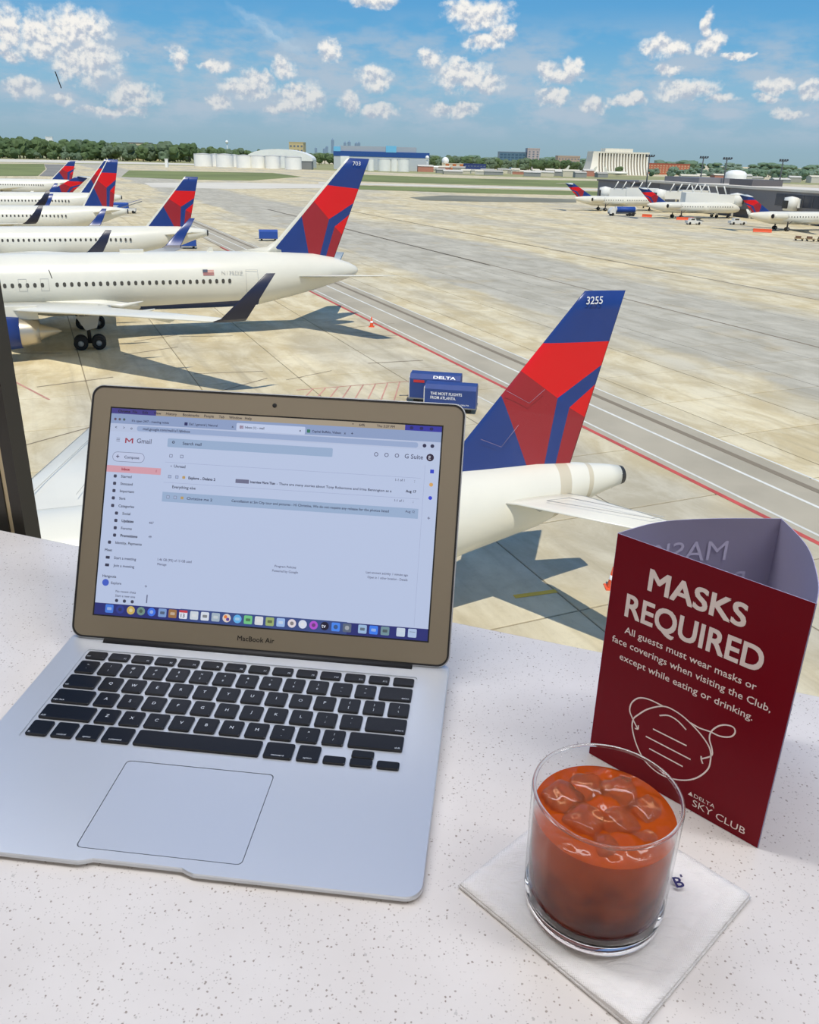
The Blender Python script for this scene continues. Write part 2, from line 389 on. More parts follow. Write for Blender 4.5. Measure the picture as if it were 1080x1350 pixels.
patch_px('taxiway_strip', [(-60, 208.6), (100, 211.5), (190, 214), (320, 217.5), (320, 219), (190, 216.4), (-60, 212.6)], PALE, .06)
patch_px('taxiway_strip', [(190, 241), (300, 240.5), (430, 243), (430, 248), (300, 249), (200, 247)], PALE, .03)
YMU = mat('yellow_paint_far', srgb(222, 176, 40), .7)

# ================================================================== AIRCRAFT
WHITE = mat('aircraft_white', srgb(230, 226, 210), .3, spec=.5, var=.03, vscale=.4)
NAVY = mat('aircraft_navy', srgb(32, 60, 128), .32, var=.06, vscale=.6)
NAVYD = mat('winglet_dark_navy', srgb(38, 42, 66), .4)
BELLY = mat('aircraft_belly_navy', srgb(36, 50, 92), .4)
BRED = mat('fin_bright_red', srgb(226, 14, 22), .32)
DRED = mat('fin_dark_red', srgb(158, 34, 44), .36)
GREY = mat('aircraft_grey', srgb(176, 176, 172), .4, var=.08, vscale=.8)
SILV = mat('engine_bare_metal', srgb(196, 186, 168), .35, .7)
DMET = mat('dark_metal', srgb(58, 56, 54), .5, .3)
TYRE = mat('rubber_tyre', srgb(34, 34, 34), .85)
AWIN = mat('cabin_window_glass', srgb(78, 74, 66), .25)
LETW = mat('lettering_white', srgb(240, 240, 240), .5)
LINEG = mat('panel_line_grey', srgb(186, 184, 176), .6)
STAIN = mat('exhaust_stain', srgb(206, 196, 172), .5)
FLAGR = mat('flag_red', srgb(206, 120, 110), .5)

def airfoil(le, chord, thick, tdir, n=7):
    """closed ring round an aerofoil that runs aft (+x) from the leading edge"""
    up, lo = [], []
    for i in range(n+1):
        u = .5*(1-math.cos(PI*i/n)); y = thick*(1.48*math.sqrt(u)-.63*u-1.76*u*u+1.42*u**3-.51*u**4)*1.0
        base = Vector(le)+Vector((chord*u, 0, 0)); up.append(base+Vector(tdir)*y); lo.append(base-Vector(tdir)*y)
    return up+lo[-2:0:-1]
def foil(name, secs, m, parent, **props):
    s = MB(); s.loft([airfoil(*q) for q in secs]); return s.build(name, m, parent, **props)
def winglet(s, parent, sg):
    me = s.mesh('winglet', [NAVY, NAVYD])
    for pl in me.polygons: pl.material_index = 1 if pl.normal.y*sg > 0 else 0
    return link('winglet', me, parent)
def ring(s_, zc, ry, rz, n=28): return [(s_, ry*math.sin(2*PI*k/n), zc+rz*math.cos(2*PI*k/n)) for k in range(n)]

def fuselage(secs, parent, belly=None, n=28, stain=None):
    s = MB(); s.loft([ring(*q, n=n) for q in secs]); me = s.mesh('fuselage', [WHITE, BELLY, STAIN])
    bm = bmesh.new(); bm.from_mesh(me)
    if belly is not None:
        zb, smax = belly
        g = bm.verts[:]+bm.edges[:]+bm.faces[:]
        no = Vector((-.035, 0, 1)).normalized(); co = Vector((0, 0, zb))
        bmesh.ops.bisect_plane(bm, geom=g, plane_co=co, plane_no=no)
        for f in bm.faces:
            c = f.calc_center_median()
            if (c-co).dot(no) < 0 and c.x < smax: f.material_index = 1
    if stain:
        for x0, x1 in stain:
            for xx in (x0, x1):
                bmesh.ops.bisect_plane(bm, geom=bm.verts[:]+bm.edges[:]+bm.faces[:], plane_co=(xx, 0, 0), plane_no=Vector((1, 0, -.12)).normalized())
            for f in bm.faces:
                c = f.calc_center_median()
                if x0 < c.x-.12*c.z < x1: f.material_index = 2
    bm.to_mesh(me); bm.free()
    return link('fuselage', me, parent)

def fin(parent, rLE, rTE, tLE, tTE, thick=.22, white_edge=0.0, ext=0.6, nolivery=False, name='tail_fin', dorsal=None):
    """livery drawn as separate faces: red, dark red and blue fields cut along their borders"""
    rLE, rTE, tLE, tTE = [Vector((a, 0, b)) for a, b in (rLE, rTE, tLE, tTE)]
    def P(u, v): return (rLE+(rTE-rLE)*u)*(1-v)+(tLE+(tTE-tLE)*u)*v
    nu, nv = 14, 10; bm = bmesh.new(); sides = []
    for sgn in (-1, 1):
        grid = []
        for i in range(nv+1):
            v = -.10+1.10*i/nv; row = []
            for j in range(nu+1):
                u = .5*(1-math.cos(PI*j/nu)); q = P(u, v)
                y = thick*(1-.45*max(v, 0))*(1.48*math.sqrt(u)-.63*u-1.76*u*u+1.42*u**3-.51*u**4)
                row.append(bm.verts.new((q.x, sgn*y, q.z)))
            grid.append(row)
        for i in range(nv):
            for j in range(nu):
                f = [grid[i][j], grid[i][j+1], grid[i+1][j+1], grid[i+1][j]]
                bm.faces.new(f if sgn < 0 else f[::-1])
        sides.append(grid)
    top = sides[0][nv]+sides[1][nv][::-1]
    try: bm.faces.new(top)
    except ValueError: pass
    bmesh.ops.remove_doubles(bm, verts=bm.verts, dist=1e-4)
    A = dict(tl=(0, .72), tr=(1, .714), LE1=(0, .57), d1=(0, .435), d2=(.645, 0), c=(.624, .398), te1=(1, .578), te2=(1, .464), c2=(.80, .334), v1=(.785, 0), v2=(.877, 0), t3=(1, .264))
    def pt(k): q = P(*A[k]); return Vector((q.x, q.z))
    lines = [('tl', 'tr'), ('LE1', 'c'), ('c', 'te1'), ('te2', 'c2'), ('c', 'v1'), ('c2', 'v2'), ('c2', 't3'), ('d1', 'd2')]
    if not nolivery:
        for a, b in lines:
            a, b = pt(a), pt(b); d = b-a
            bmesh.ops.bisect_plane(bm, geom=bm.verts[:]+bm.edges[:]+bm.faces[:], plane_co=(a.x, 0, a.y), plane_no=Vector((-d.y, 0, d.x)).normalized())
    if white_edge:
        a = P(white_edge, 0); b = P(white_edge*1.35, 1); d = b-a
        bmesh.ops.bisect_plane(bm, geom=bm.verts[:]+bm.edges[:]+bm.faces[:], plane_co=a, plane_no=Vector((-d.z, 0, d.x)).normalized())
    def side(a, b, q): a, b = pt(a), pt(b); return (b.x-a.x)*(q.y-a.y)-(b.y-a.y)*(q.x-a.x)    # > 0: above a rightward line
    for f in bm.faces:
        c = f.calc_center_median(); q = Vector((c.x, c.z)); f.smooth = True
        if nolivery: f.material_index = 0; continue
        if side('tl', 'tr', q) > 0: k = 0
        else:
            right_of_c = q.x > pt('c').x
            if right_of_c and side('c', 'te1', q) > 0 or (not right_of_c and side('LE1', 'c', q) > 0): k = 1
            elif side('c', 'v1', q) > 0 and side('c', 'te1', q) < 0:     # right of the band's left border
                # blue band, or the right-hand fields
                inr = (side('te2', 'c2', q) > 0) and (side('c2', 'v2', q) > 0)
                if inr: k = 1 if side('c2', 't3', q) > 0 else 2
                else: k = 0
            else: k = 2 if side('d1', 'd2', q) > 0 else 0
        if white_edge:
            a = P(white_edge, 0); b = P(white_edge*1.35, 1)
            if (b.x-a.x)*(c.z-a.z)-(b.z-a.z)*(c.x-a.x) > 0 and c.z < max(tLE.z, tTE.z)-.01: k = 3
        f.material_index = k
    me = bpy.data.meshes.new(name); bm.to_mesh(me); bm.free()
    for m in (NAVY, BRED, DRED, WHITE): me.materials.append(m)
    return link(name, me, parent)

def wheelset(parent, s_, lat, zc, r, w, axle=None, pairs=2, strut_top=3.0):
    st = MB(); st.tube([(s_, lat, zc), (s_, lat, strut_top)], .16); 
    if pairs == 2: st.tube([(s_-.75, lat, zc), (s_+.75, lat, zc)], .11)
    st.tube([(s_-.05, lat, zc+1.0), (s_-1.1, lat, strut_top)], .07)
    o = st.build('landing_gear', DMET, parent)
    xs = (s_-.72, s_+.72) if pairs == 2 else (s_,)
    for x in xs:
        for sg in (-1, 1):
            q = MB(); q.lathe([(r*.42, -w/2), (r*.5, -w/2-.01), (r*.92, -w/2), (r, -w/4), (r, w/4), (r*.92, w/2), (r*.5, w/2+.01), (r*.42, w/2)], 20, 0, (x, lat+sg*(w*.75+.1), zc), 'y')
            q.lathe([(0.001, -w/2*.7), (r*.43, -w/2*.8), (r*.43, w/2*.8), (.001, w/2*.7)], 14, 1, (x, lat+sg*(w*.75+.1), zc), 'y')
            q.build('wheel', [TYRE, GREY], o)
    return o

def engine(parent, s0, s1, lat, zc, r, pylon_z, blue=True, nozzle=(1.6, 1.5)):
    e = MB(); L = s1-s0
    e.lathe([(r*.80, s0+.35), (r*.86, s0+.05), (r*.93, s0), (r, s0+.25), (r*1.03, s0+L*.35), (r*1.0, s0+L*.65), (r*.86, s1), (r*.80, s1), (r*.80, s0+.35)], 28, 0, (0, lat, zc), 'x')
    o = e.build('engine', NAVY if blue else WHITE, parent)
    n = MB(); a, b = nozzle
    n.lathe([(r*.80, s1-.2), (r*.80, s1), (r*.70, s1+a*.6), (r*.62, s1+a), (r*.52, s1+a)], 24, 0, (0, lat, zc), 'x')
    n.build('exhaust_nozzle', SILV, o)
    k = MB(); k.lathe([(r*.50, s1+a*.9), (r*.36, s1+a+.3), (r*.14, s1+a+b*.8), (.01, s1+a+b)], 20, 0, (0, lat, zc), 'x'); k.build('exhaust_cone', SILV, o)
    f = MB(); f.lathe([(.01, s0+.2), (r*.25, s0+.5), (r*.8, s0+.7)], 20, 0, (0, lat, zc), 'x'); f.build('fan', DMET, o)
    p_ = MB(); p_.box(s0+L*.45, s1+a, lat-.15, lat+.15, zc+r*.7, pylon_z); p_.build('pylon', WHITE, o)
    return o

def windows(parent, s0, s1, z, R, ry, zc, step, size, single, skip=()):
    """rounded dark windows standing 1 cm proud of the skin"""
    w_, h_ = size; k = 0; joined = MB(); x = s0; me = None
    def plate(xc, sg):
        b = MB(); ang = math.asin(max(-1, min(1, (z-zc)/R))); yb = ry*math.cos(ang)
        vs = []
        for a, c in rrect(-w_/2, w_/2, -h_/2, h_/2, w_*.45, 2):
            zz = z+c; yy = ry*math.sqrt(max(0, 1-((zz-zc)/R)**2)); vs.append((xc+a, sg*(yy+.015), zz))
        n = len(vs); inn = [(a, b_-sg*.05, c) for a, b_, c in vs]
        fs = [tuple(range(n))]+[(i, (i+1) % n, n+(i+1) % n, n+i) for i in range(n)]
        return vs+inn, fs
    while x < s1:
        k += 1
        if not any(a < x < b for a, b in skip):
            for sg in ((-1, 1) if not single else (-1,)):
                vs, fs = plate(x if not single else 0, sg)
                if single:
                    if me is None: t_ = MB(); t_.add(vs, fs); me = t_.mesh('cabin_window', AWIN)
                    o = link('cabin_window', me, parent); o.location = (x, 0, 0)
                else: joined.add(vs, fs)
        x += step
    if not single: joined.build('cabin_windows', AWIN, parent, kind='stuff')

# ---------- 1: the wide-body in the middle distance (station 0 = main wheels)
AX = math.radians(20)
def plane_root(name, label, x, y, group='parked airliners with red and blue tails', rz=AX):
    return thing(name, label, 'airplane', (x, y, ZG), rz, group)
def widebody():
    p = plane_root('wide_body_airliner', 'white wide-body airliner with blue engine and winglets, nearest of the left row', -29.02, 74.13)
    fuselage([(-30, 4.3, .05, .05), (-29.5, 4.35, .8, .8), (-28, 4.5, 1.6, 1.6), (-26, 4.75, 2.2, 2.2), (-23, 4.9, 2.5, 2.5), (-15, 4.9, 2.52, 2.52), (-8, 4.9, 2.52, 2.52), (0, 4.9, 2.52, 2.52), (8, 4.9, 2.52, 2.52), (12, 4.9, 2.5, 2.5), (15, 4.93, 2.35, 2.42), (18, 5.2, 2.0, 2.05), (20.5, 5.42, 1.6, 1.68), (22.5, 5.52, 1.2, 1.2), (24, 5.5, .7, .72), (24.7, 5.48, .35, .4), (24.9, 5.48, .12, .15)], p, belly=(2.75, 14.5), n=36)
    w = MB(); w.lathe([(.01, -3.2), (.8, -2.6), (1.35, -1), (1.4, 1), (1.0, 2.6), (.01, 3.6)], 24, 0, (0, 0, 0), 'x')
    for i, v in enumerate(w.v): w.v[i] = (v[0]*2.0-1, v[1]*1.9, v[2]*.75+3.15)
    w.build('wing_fairing', WHITE, p)
    fin(p, (16.0, 7.15), (22.46, 6.35), (23.93, 15.54), (26.04, 15.48), .30, white_edge=.07)
    d = MB(); d.loft([[(12.6, 0, 7.3), (12.6, .01, 7.28), (12.6, -.01, 7.28)], [(16.2, 0, 7.75), (16.2, .16, 7.0), (16.2, -.16, 7.0)], [(17.5, 0, 8.6), (17.5, .2, 6.9), (17.5, -.2, 6.9)]]); d.build('fin_fillet', WHITE, p)
    for sg in (-1, 1):
        foil('wing', [((-9.5, sg*1.8, 3.3), 11.5, .75, (0, 0, 1)), ((-5.2, sg*8.2, 4.0), 7.2, .42, (0, 0, 1)), ((1.6, sg*16, 4.75), 4.6, .25, (0, 0, 1)), ((8.2, sg*23.3, 5.35), 2.5, .13, (0, 0, 1))], WHITE, p)
        wl = MB(); wl.loft([airfoil((8.2, sg*23.3, 5.35), 2.2, .13, (0, .1, 1)), airfoil((8.7, sg*23.75, 5.6), 1.75, .10, (0, .6, .6)), airfoil((10.0, sg*24.15, 6.9), 1.25, .07, (0, 1, .1)), airfoil((11.7, sg*24.4, 8.55), .6, .04, (0, 1, 0))])
        winglet(wl, p, sg)
        foil('tailplane', [((18.2, sg*1.2, 5.15), 4.8, .28, (0, 0, 1)), ((24.4, sg*9.3, 6.15), 1.7, .10, (0, 0, 1))], WHITE, p)
        engine(p, -11.2, -4.9, sg*8.0, 2.25, 1.42, 4.3, nozzle=(1.4, 1.6))
        wheelset(p, 0, sg*4.65, .58, .58, .45, strut_top=3.3)
        for yy, xx, ln in ((5.0, 1.0, 3.6), (11.2, 2.0, 3.2), (15.5, 4.6, 2.6)):
            fl = MB(); fl.tube([(xx, sg*yy, 3.5+yy*.055), (xx+ln*.5, sg*yy, 3.25+yy*.06), (xx+ln, sg*yy, 3.6+yy*.06)], [.05, .24, .04])
            fl.build('flap_track_fairing', WHITE, p)
    for yy in (-5.4, 5.3):
        g = MB(); g.prism([(-.9, 2.9), (1.0, 2.9), (.7, 1.9), (-.2, 1.7)], -yy-.1, -yy, 0, Matrix.Rotation(PI/2, 4, 'X')); g.build('gear_door', GREY, p)
    wheelset(p, -22.5, 0, .45, .45, .3, pairs=1, strut_top=2.8)
    windows(p, -9.0, 12.8, 5.08, 2.52, 2.52, 4.9, .575, (.26, .38), True, skip=((-4.9, -4.4), (-3.0, -2.6)))
    # exit doors over the wing: thin raised outlines, and the rear door
    for xc, w_, h_ in ((-4.75, .65, 1.0), (-3.05, .65, 1.0), (14.3, 1.1, 2.0), (-16.5, 1.1, 2.0)):
        d = MB()
        def yq(z): return -(2.52*math.sqrt(max(0, 1-((z-4.9)/2.52)**2))+.012)
        z0, z1 = (4.6, 5.6) if h_ < 1.5 else (4.0, 6.0)
        for (xa, xb, za, zb) in ((-w_/2, -w_/2+.035, z0, z1), (w_/2-.035, w_/2, z0, z1), (-w_/2, w_/2, z0, z0+.035), (-w_/2, w_/2, z1-.035, z1)):
            n = 5
            for i in range(n):
                a, b = za+(zb-za)*i/n, za+(zb-za)*(i+1)/n
                d.add([(xc+xa, yq(a), a), (xc+xb, yq(a), a), (xc+xb, yq(b), b), (xc+xa, yq(b), b)], [(0, 1, 2, 3)])
        d.build('door_outline', LINEG, p)
    def skin(xc, z): return Matrix.Translation((xc, -(2.52*math.cos(math.asin((z-4.9)/2.52))+.02), z)) @ Matrix.Rotation(PI/2-math.asin((z-4.9)/2.52)*.9, 4, 'X')
    text('registration', 'N175DZ', skin(11.6, 5.62), LINEG, p, width=1.9, height=.33)
    fg = MB(); M = skin(10.0, 5.6)
    for i in range(5): fg.box(0, .95, i*.1, i*.1+.05, 0, .01, 0, M)
    fg.box(-.02, .4, .24, .5, .0, .02, 1, M); fg.build('flag', [FLAGR, mat('flag_blue', srgb(90, 96, 110), .5)], p)
    text('fleet_number', '703', Matrix.Translation((24.4, -.17, 14.9)) @ Matrix.Rotation(PI/2, 4, 'X'), LETW, p, width=.75, height=.38)
    an = MB(); an.box(3.2, 5.2, -.35, .35, 7.36, 7.62); an.build('antenna_dome', WHITE, p)
    a2 = MB(); a2.prism([(10.6, 7.35), (11.3, 7.35), (11.2, 7.75), (11.0, 7.75)], -.03, .03, 0, Matrix.Rotation(PI/2, 4, 'X')); a2.build('antenna', WHITE, p)
    return p
WB = widebody()

# ---------- 2: narrow-body family (station 0 = trailing tip of the fin)
def narrow(name, label, x, y, ztip=11.76, lift=0.0, near=False, winglets=True, white_edge=.06, zr=5.71, length=37, number=None, R=2.0, root_back=0.0, finscale=1.0, navy_belly=True):
    p = plane_root(name, label, x, y); L = lift; n = 40 if near else 24
    zc = 3.72+L
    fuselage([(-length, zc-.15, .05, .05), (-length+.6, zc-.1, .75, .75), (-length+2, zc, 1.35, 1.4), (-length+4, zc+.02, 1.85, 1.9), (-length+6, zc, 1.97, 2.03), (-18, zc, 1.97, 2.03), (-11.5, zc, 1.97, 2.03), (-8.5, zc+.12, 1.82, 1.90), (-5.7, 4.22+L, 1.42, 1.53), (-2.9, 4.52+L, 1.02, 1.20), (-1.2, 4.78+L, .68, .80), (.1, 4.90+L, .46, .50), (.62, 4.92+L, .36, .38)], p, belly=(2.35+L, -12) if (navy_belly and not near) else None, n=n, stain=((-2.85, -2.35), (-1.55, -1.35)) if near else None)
    ap = MB(); ap.lathe([(.37, .60), (.34, .78), (.22, .80), (.20, .55), (.001, .5)], 20, 0, (0, 0, 4.92+L), 'x'); ap.build('auxiliary_exhaust', DMET, p)
    fs = ztip-L-5.71
    fin(p, (-6.65+root_back, 5.71+L), (-1.44, 5.71+L), (-1.6, ztip), (0, ztip-.02), .21, white_edge=white_edge)
    for sg in (-1, 1):
        if near:
            foil('wing', [((-25.2, sg*1.5, 3.1+L), 7.2, .5, (0, 0, 1)), ((-23.0, sg*3.5, 3.3+L), 5.9, .4, (0, 0, 1)), ((-20.55, sg*7.9, 3.78+L), 4.2, .25, (0, 0, 1)), ((-17.4, sg*15.9, 4.15+L), 1.7, .11, (0, 0, 1))], WHITE, p)
            wp = [(-17.4, 15.9, 4.15)]
        else:
            foil('wing', [((-23.5, sg*1.5, 2.8+L), 7.2, .5, (0, 0, 1)), ((-20.3, sg*6, 3.4+L), 4.4, .3, (0, 0, 1)), ((-13.8, sg*16.4, 4.3+L), 1.7, .11, (0, 0, 1))], WHITE, p)
        if winglets:
            b_ = (-17.4, 15.9, 4.15) if near else (-13.8, 16.4, 4.3)
            wl = MB(); wl.loft([airfoil((b_[0], sg*b_[1], b_[2]+L), 1.7, .10, (0, .1, 1)), airfoil((b_[0]+.5, sg*(b_[1]+.4), b_[2]+.3+L), 1.5, .08, (0, .6, .6)), airfoil((b_[0]+1.4, sg*(b_[1]+.6), b_[2]+1.2+L), 1.1, .06, (0, 1, .1)), airfoil((b_[0]+2.4, sg*(b_[1]+.75), b_[2]+2.4+L), .6, .04, (0, 1, 0))])
            winglet(wl, p, sg)
        foil('tailplane', [((-5.0, sg*.7, 4.75+L), 3.1, .20, (0, 0, 1)), ((-4.3, sg*1.5, 4.88+L), 2.75, .17, (0, 0, 1)), ((-1.75, sg*6.2, 5.5+L), 1.3, .07, (0, 0, 1))], WHITE, p)
        engine(p, -24.5, -20.8, sg*5.75, 1.75+L*.8, 1.0, 3.3+L, nozzle=(.7, .6))
        wheelset(p, -18.5, sg*3.6, .56, .56, .4, pairs=1, strut_top=3+L)
    wheelset(p, -length+5, 0, .4, .4, .25, pairs=1, strut_top=2.5+L)
    windows(p, -length+6, -8.2, 4.35+L, 2.03, 1.97, zc, .533 if near else .56, (.23, .34), near)
    if near:
        for sg in (-1, 1):
            e = MB(); z = lambda xx, yy: 4.86+(yy-1.2)*.132+.15
            pts = [(-3.4, 1.9), (-1.4, 5.0), (-.95, 5.0), (-2.55, 1.9)]
            for a, b in zip(pts, pts[1:]+pts[:1]):
                e.tube([(a[0], sg*a[1], z(*a)+L), (b[0], sg*b[1], z(*b)+L)], .012, 0, 5)
            e.build('elevator_seam', LINEG, p)
            w = MB(); w.add([(-3.15, sg*1.05, 4.3), (-2.2, sg*.95, 4.45), (-2.35, sg*1.1, 4.85), (-3.9, sg*1.25, 4.85), (-3.2, sg*.8, 4.3), (-2.2, sg*.7, 4.45)], [(0, 1, 2, 3), (0, 4, 5, 1)]); w.build('tailplane_root_seal', GREY, p)
        # wing slat and flap seams on the wing seen beside the laptop
            w = MB()
            w.tube([(-20.2, sg*6.5, 3.93), (-16.9, sg*15.2, 4.28)], .015, 0, 5); w.tube([(-18.6, sg*6.0, 3.95), (-16.5, sg*12.5, 4.2)], .012, 0, 5); w.build('wing_seam', LINEG, p)
        # aerial tracery on the fin
        f = MB()
        for a, b in (((-4.35, 8.55), (-3.45, 8.05)), ((-3.45, 8.05), (-2.9, 8.5)), ((-5.2, 6.9), (-4.4, 6.55)), ((-4.4, 6.55), (-3.8, 7.3))):
            f.tube([(a[0], -.196, a[1]), (b[0], -.206, b[1])], .007, 0, 5)
        f.build('access_panel_seam', mat('panel_seam_light', srgb(150, 130, 150), .5), p)
    if number:
        text('fleet_number', number, Matrix.Translation((-1.57, -.14, ztip-.42)) @ Matrix.Rotation(PI/2, 4, 'X') , LETW, p, width=.62, height=.26, bold=.01)
    return p
narrow('narrow_body_airliner', 'white airliner tail with fleet number 3255 on its blue fin tip, right behind the laptop', 7.21, 28.99, near=True, number='3255', winglets=False, white_edge=0)
narrow('narrow_body_airliner', 'white airliner with winglets parked just behind the wide-body, tail clear of the others', -26.8, 108, ztip=12.88, lift=1.42)
narrow('narrow_body_airliner', 'white airliner third in the left row, its big tail overlapping the one behind', -47.14, 140, ztip=14.23, lift=1.6, root_back=.6)
narrow('narrow_body_airliner', 'white airliner fourth in the left row, white fin edge showing past the third tail', -56.34, 165, ztip=13.98, lift=2.4)
narrow('narrow_body_airliner', 'white airliner farthest up the left row with a small tail against the grass', -90.42, 235, ztip=12.59, lift=2.2, winglets=False)

# ---------- 3: regional jets with T-tails and rear engines
def tjet(label, x, y, rz, k=1.0, group='parked airliners with red and blue tails', lift=0.0):
    p = plane_root('regional_jet', label, x, y, group, rz)
    fuselage([(-33.6, 2.2, .05, .05), (-33.1, 2.3, .55, .55), (-32, 2.45, 1.0, 1.0), (-30, 2.6, 1.33, 1.33), (-25, 2.65, 1.38, 1.38), (-14, 2.65, 1.38, 1.38), (-10, 2.75, 1.25, 1.3), (-7, 3.0, .85, .95), (-5, 3.2, .45, .55), (-4, 3.3, .12, .18)], p, n=20)
    fin(p, (-9.8, 3.95), (-4.9, 3.7), (-3.4, 7.35), (-.7, 7.35), .2, white_edge=0)
    for sg in (-1, 1):
        foil('tailplane', [((-3.1, sg*.05, 7.4), 2.6, .18, (0, 0, 1)), ((-.9, sg*4.2, 7.2), 1.2, .08, (0, 0, 1))], WHITE, p)
        foil('wing', [((-21.5, sg*1.0, 1.75), 5.2, .35, (0, 0, 1)), ((-17.8, sg*5, 2.1), 2.8, .2, (0, 0, 1)), ((-14.6, sg*11.3, 2.7), 1.2, .08, (0, 0, 1))], WHITE, p)
        wl = MB(); wl.loft([airfoil((-14.6, sg*11.3, 2.7), 1.2, .08, (0, .3, 1)), airfoil((-13.6, sg*11.6, 3.8), .6, .05, (0, 1, 0))]); wl.build('winglet', WHITE, p)
        e = MB(); e.lathe([(.5, -12.4), (.62, -12.7), (.72, -12.4), (.76, -11.3), (.66, -9.6), (.52, -8.8), (.46, -8.8)], 20, 0, (0, sg*2.15, 3.15), 'x'); o = e.build('engine', WHITE, p)
        k_ = MB(); k_.lathe([(.47, -8.9), (.44, -8.7), (.001, -9.0)], 16, 0, (0, sg*2.15, 3.15), 'x'); k_.build('exhaust_nozzle', DMET, o)
        py = MB(); py.box(-12, -9.2, min(sg*.9, sg*1.6), max(sg*.9, sg*1.6), 3.05, 3.25); py.build('pylon', WHITE, o)
        wheelset(p, -13.5, sg*1.9, .42, .42, .28, pairs=1, strut_top=2.0)
    wheelset(p, -30, 0, .3, .3, .2, pairs=1, strut_top=1.6)
    windows(p, -30, -12.5, 2.95, 1.38, 1.38, 2.65, .8, (.24, .3), False)
    return p
def back(s_, x, y, rz): return (x-math.cos(rz)*s_, y-math.sin(rz)*s_)
RZJ = AX+PI
for lb, (x, y) in (('white regional jet with T-tail parked leftmost before the concourse', (64.37, 305.07)),
                   ('white regional jet with T-tail parked in the middle before the concourse', (81.06, 272.67)),
                   ('white regional jet with T-tail parked rightmost, cut by the picture edge', (96.95, 231.77))):
    q = back(-13.5*1.2, x, y, RZJ); tj = tjet(lb, q[0], q[1], RZJ); tj.scale = (1.18, 1.18, 1.18)
tj = tjet('small T-tail jet in the left row, only its dark fin top showing between larger tails', -71.72, 195, AX); tj.location.z += 2.6
tj.children[0]['label'] = 'white jet fuselage'

# ================================================================== GROUND VEHICLES
CBLUE = mat('cart_blue', srgb(42, 68, 132), .6, var=.1, vscale=1.0)
CBLUE2 = mat('cart_blue_bright', srgb(36, 78, 160), .6)
CRED = mat('cart_red', srgb(200, 50, 50), .6)
CWHITE = mat('vehicle_white', srgb(226, 224, 216), .5)
CORG = mat('signal_orange', srgb(232, 92, 48), .6)
CGREY = mat('vehicle_grey', srgb(120, 120, 118), .6)
def cart(label, x, y, rz, L=3.3, W=1.5, Hh=1.65, letters=False, group='blue baggage carts on the tarmac', top=None, body=None):
    p = thing('baggage_cart', label, 'cart', (x, y, ZG), rz, group)
    b = MB()
    prof = [(-W/2, .42), (W/2, .42), (W/2, Hh*.86), (W*.30, Hh), (-W*.30, Hh), (-W/2, Hh*.86)]
    b.loft([[(xx, yy, zz) for yy, zz in prof] for xx in (-L/2+.02, L/2)], 0, True, False); b.build('curtain_body', body or CBLUE, p)
    f = MB(); f.box(-L/2-.05, L/2+.05, -W/2-.03, W/2+.03, .34, .42); f.tube([(-L/2, 0, .36), (-L/2-.8, 0, .30)], .035); f.build('chassis', CGREY, p)
    e = MB(); e.box(-L/2-.03, -L/2+.03, -W/2, -W/2+.07, .42, Hh*.88); e.box(-L/2-.03, -L/2+.03, W/2-.07, W/2, .42, Hh*.88); e.box(-L/2-.03, -L/2+.03, -W/2, W/2, Hh*.84, Hh*.90); e.box(-L/2-.03, -L/2+.03, -W/2, W/2, Hh*.5, Hh*.54); e.build('end_frame', CWHITE, p)
    for sx_ in (-L*.36, L*.36):
        for sy_ in (-W*.36, W*.36):
            w = MB(); w.lathe([(.001, -.06), (.12, -.07), (.19, -.06), (.2, 0), (.19, .06), (.12, .07), (.001, .06)], 14, 0, (sx_, sy_, .2), 'y'); w.build('wheel', TYRE, p)
    if letters:
        M = Matrix.Translation((0, -W/2-.012, 0)) @ Matrix.Rotation(PI/2, 4, 'X')
        text('lettering', 'THE MOST FLIGHTS', M @ Matrix.Translation((-1.3, 1.20, 0)), LETW, p, width=2.1, height=.20, off=.012)
        text('lettering', 'FROM ATLANTA.', M @ Matrix.Translation((-1.3, .92, 0)), LETW, p, width=1.7, height=.20, off=.012)
        text('lettering', 'DELTA', M @ Matrix.Translation((.75, .56, 0)), LETW, p, width=.55, height=.09, off=.01)
        t = MB(); t.prism([(.52, .55), (.70, .55), (.61, .67)], 0, .01, 0, M); t.build('emblem', LETW, p)
        r = MB(); r.box(-L/2+.05, -L/2+.75, -W/2-.02, -W/2+.02, .43, .53); r.build('red_strip', CRED, p)
    if top:
        r = MB(); M = Matrix.Translation((0, -W/2-.005, Hh*.86)) @ Matrix.Rotation(.42, 4, 'X')
        text('lettering', 'DELTA', Matrix.Translation((.05, -W/2-.02, Hh*.735)) @ Matrix.Rotation(PI/2, 4, 'X'), LETW, p, width=1.3, height=.2, off=.03)
        text('lettering', 'DELTA', Matrix.Translation((-.1, -W/2+.05, Hh*.86+.07)) @ Matrix.Rotation(math.atan2(.14*Hh, .2*W), 4, 'X'), LETW, p, width=1.5, height=.22, bold=.03)
        r.box(-L/2+.3, -L/2+1.05, -W/2-.02, -W/2+.02, Hh*.735, Hh*.82); r.build('red_strip', CRED, p)
    return p
cyaw = math.radians(-9)
c1 = cart('blue curtain-sided baggage cart lettered THE MOST FLIGHTS FROM ATLANTA, above the laptop corner', 2.62, 54.1, cyaw, 3.45, 1.5, 1.85, letters=True)
c2 = cart('blue baggage cart standing close behind the lettered cart, white letters on its roof edge', 1.62, 56.0, cyaw, 3.5, 1.45, 2.05, top=True)

def surv(x, y, z=0.0): q = cam_ground(x, y, z); return q
for lb, x, y, L in (('blue cart on the tarmac between the wide-body tail and the next airliner', 354, 317, 3.6), ('blue cart under the tail of the second airliner', 246, 327, 3.4), ('blue cart behind the third airliner tail', 160, 277, 4.0)):
    q = surv(x, y); cart(lb, q[0], q[1], .2, L, 1.8, 2.0, body=CBLUE2)
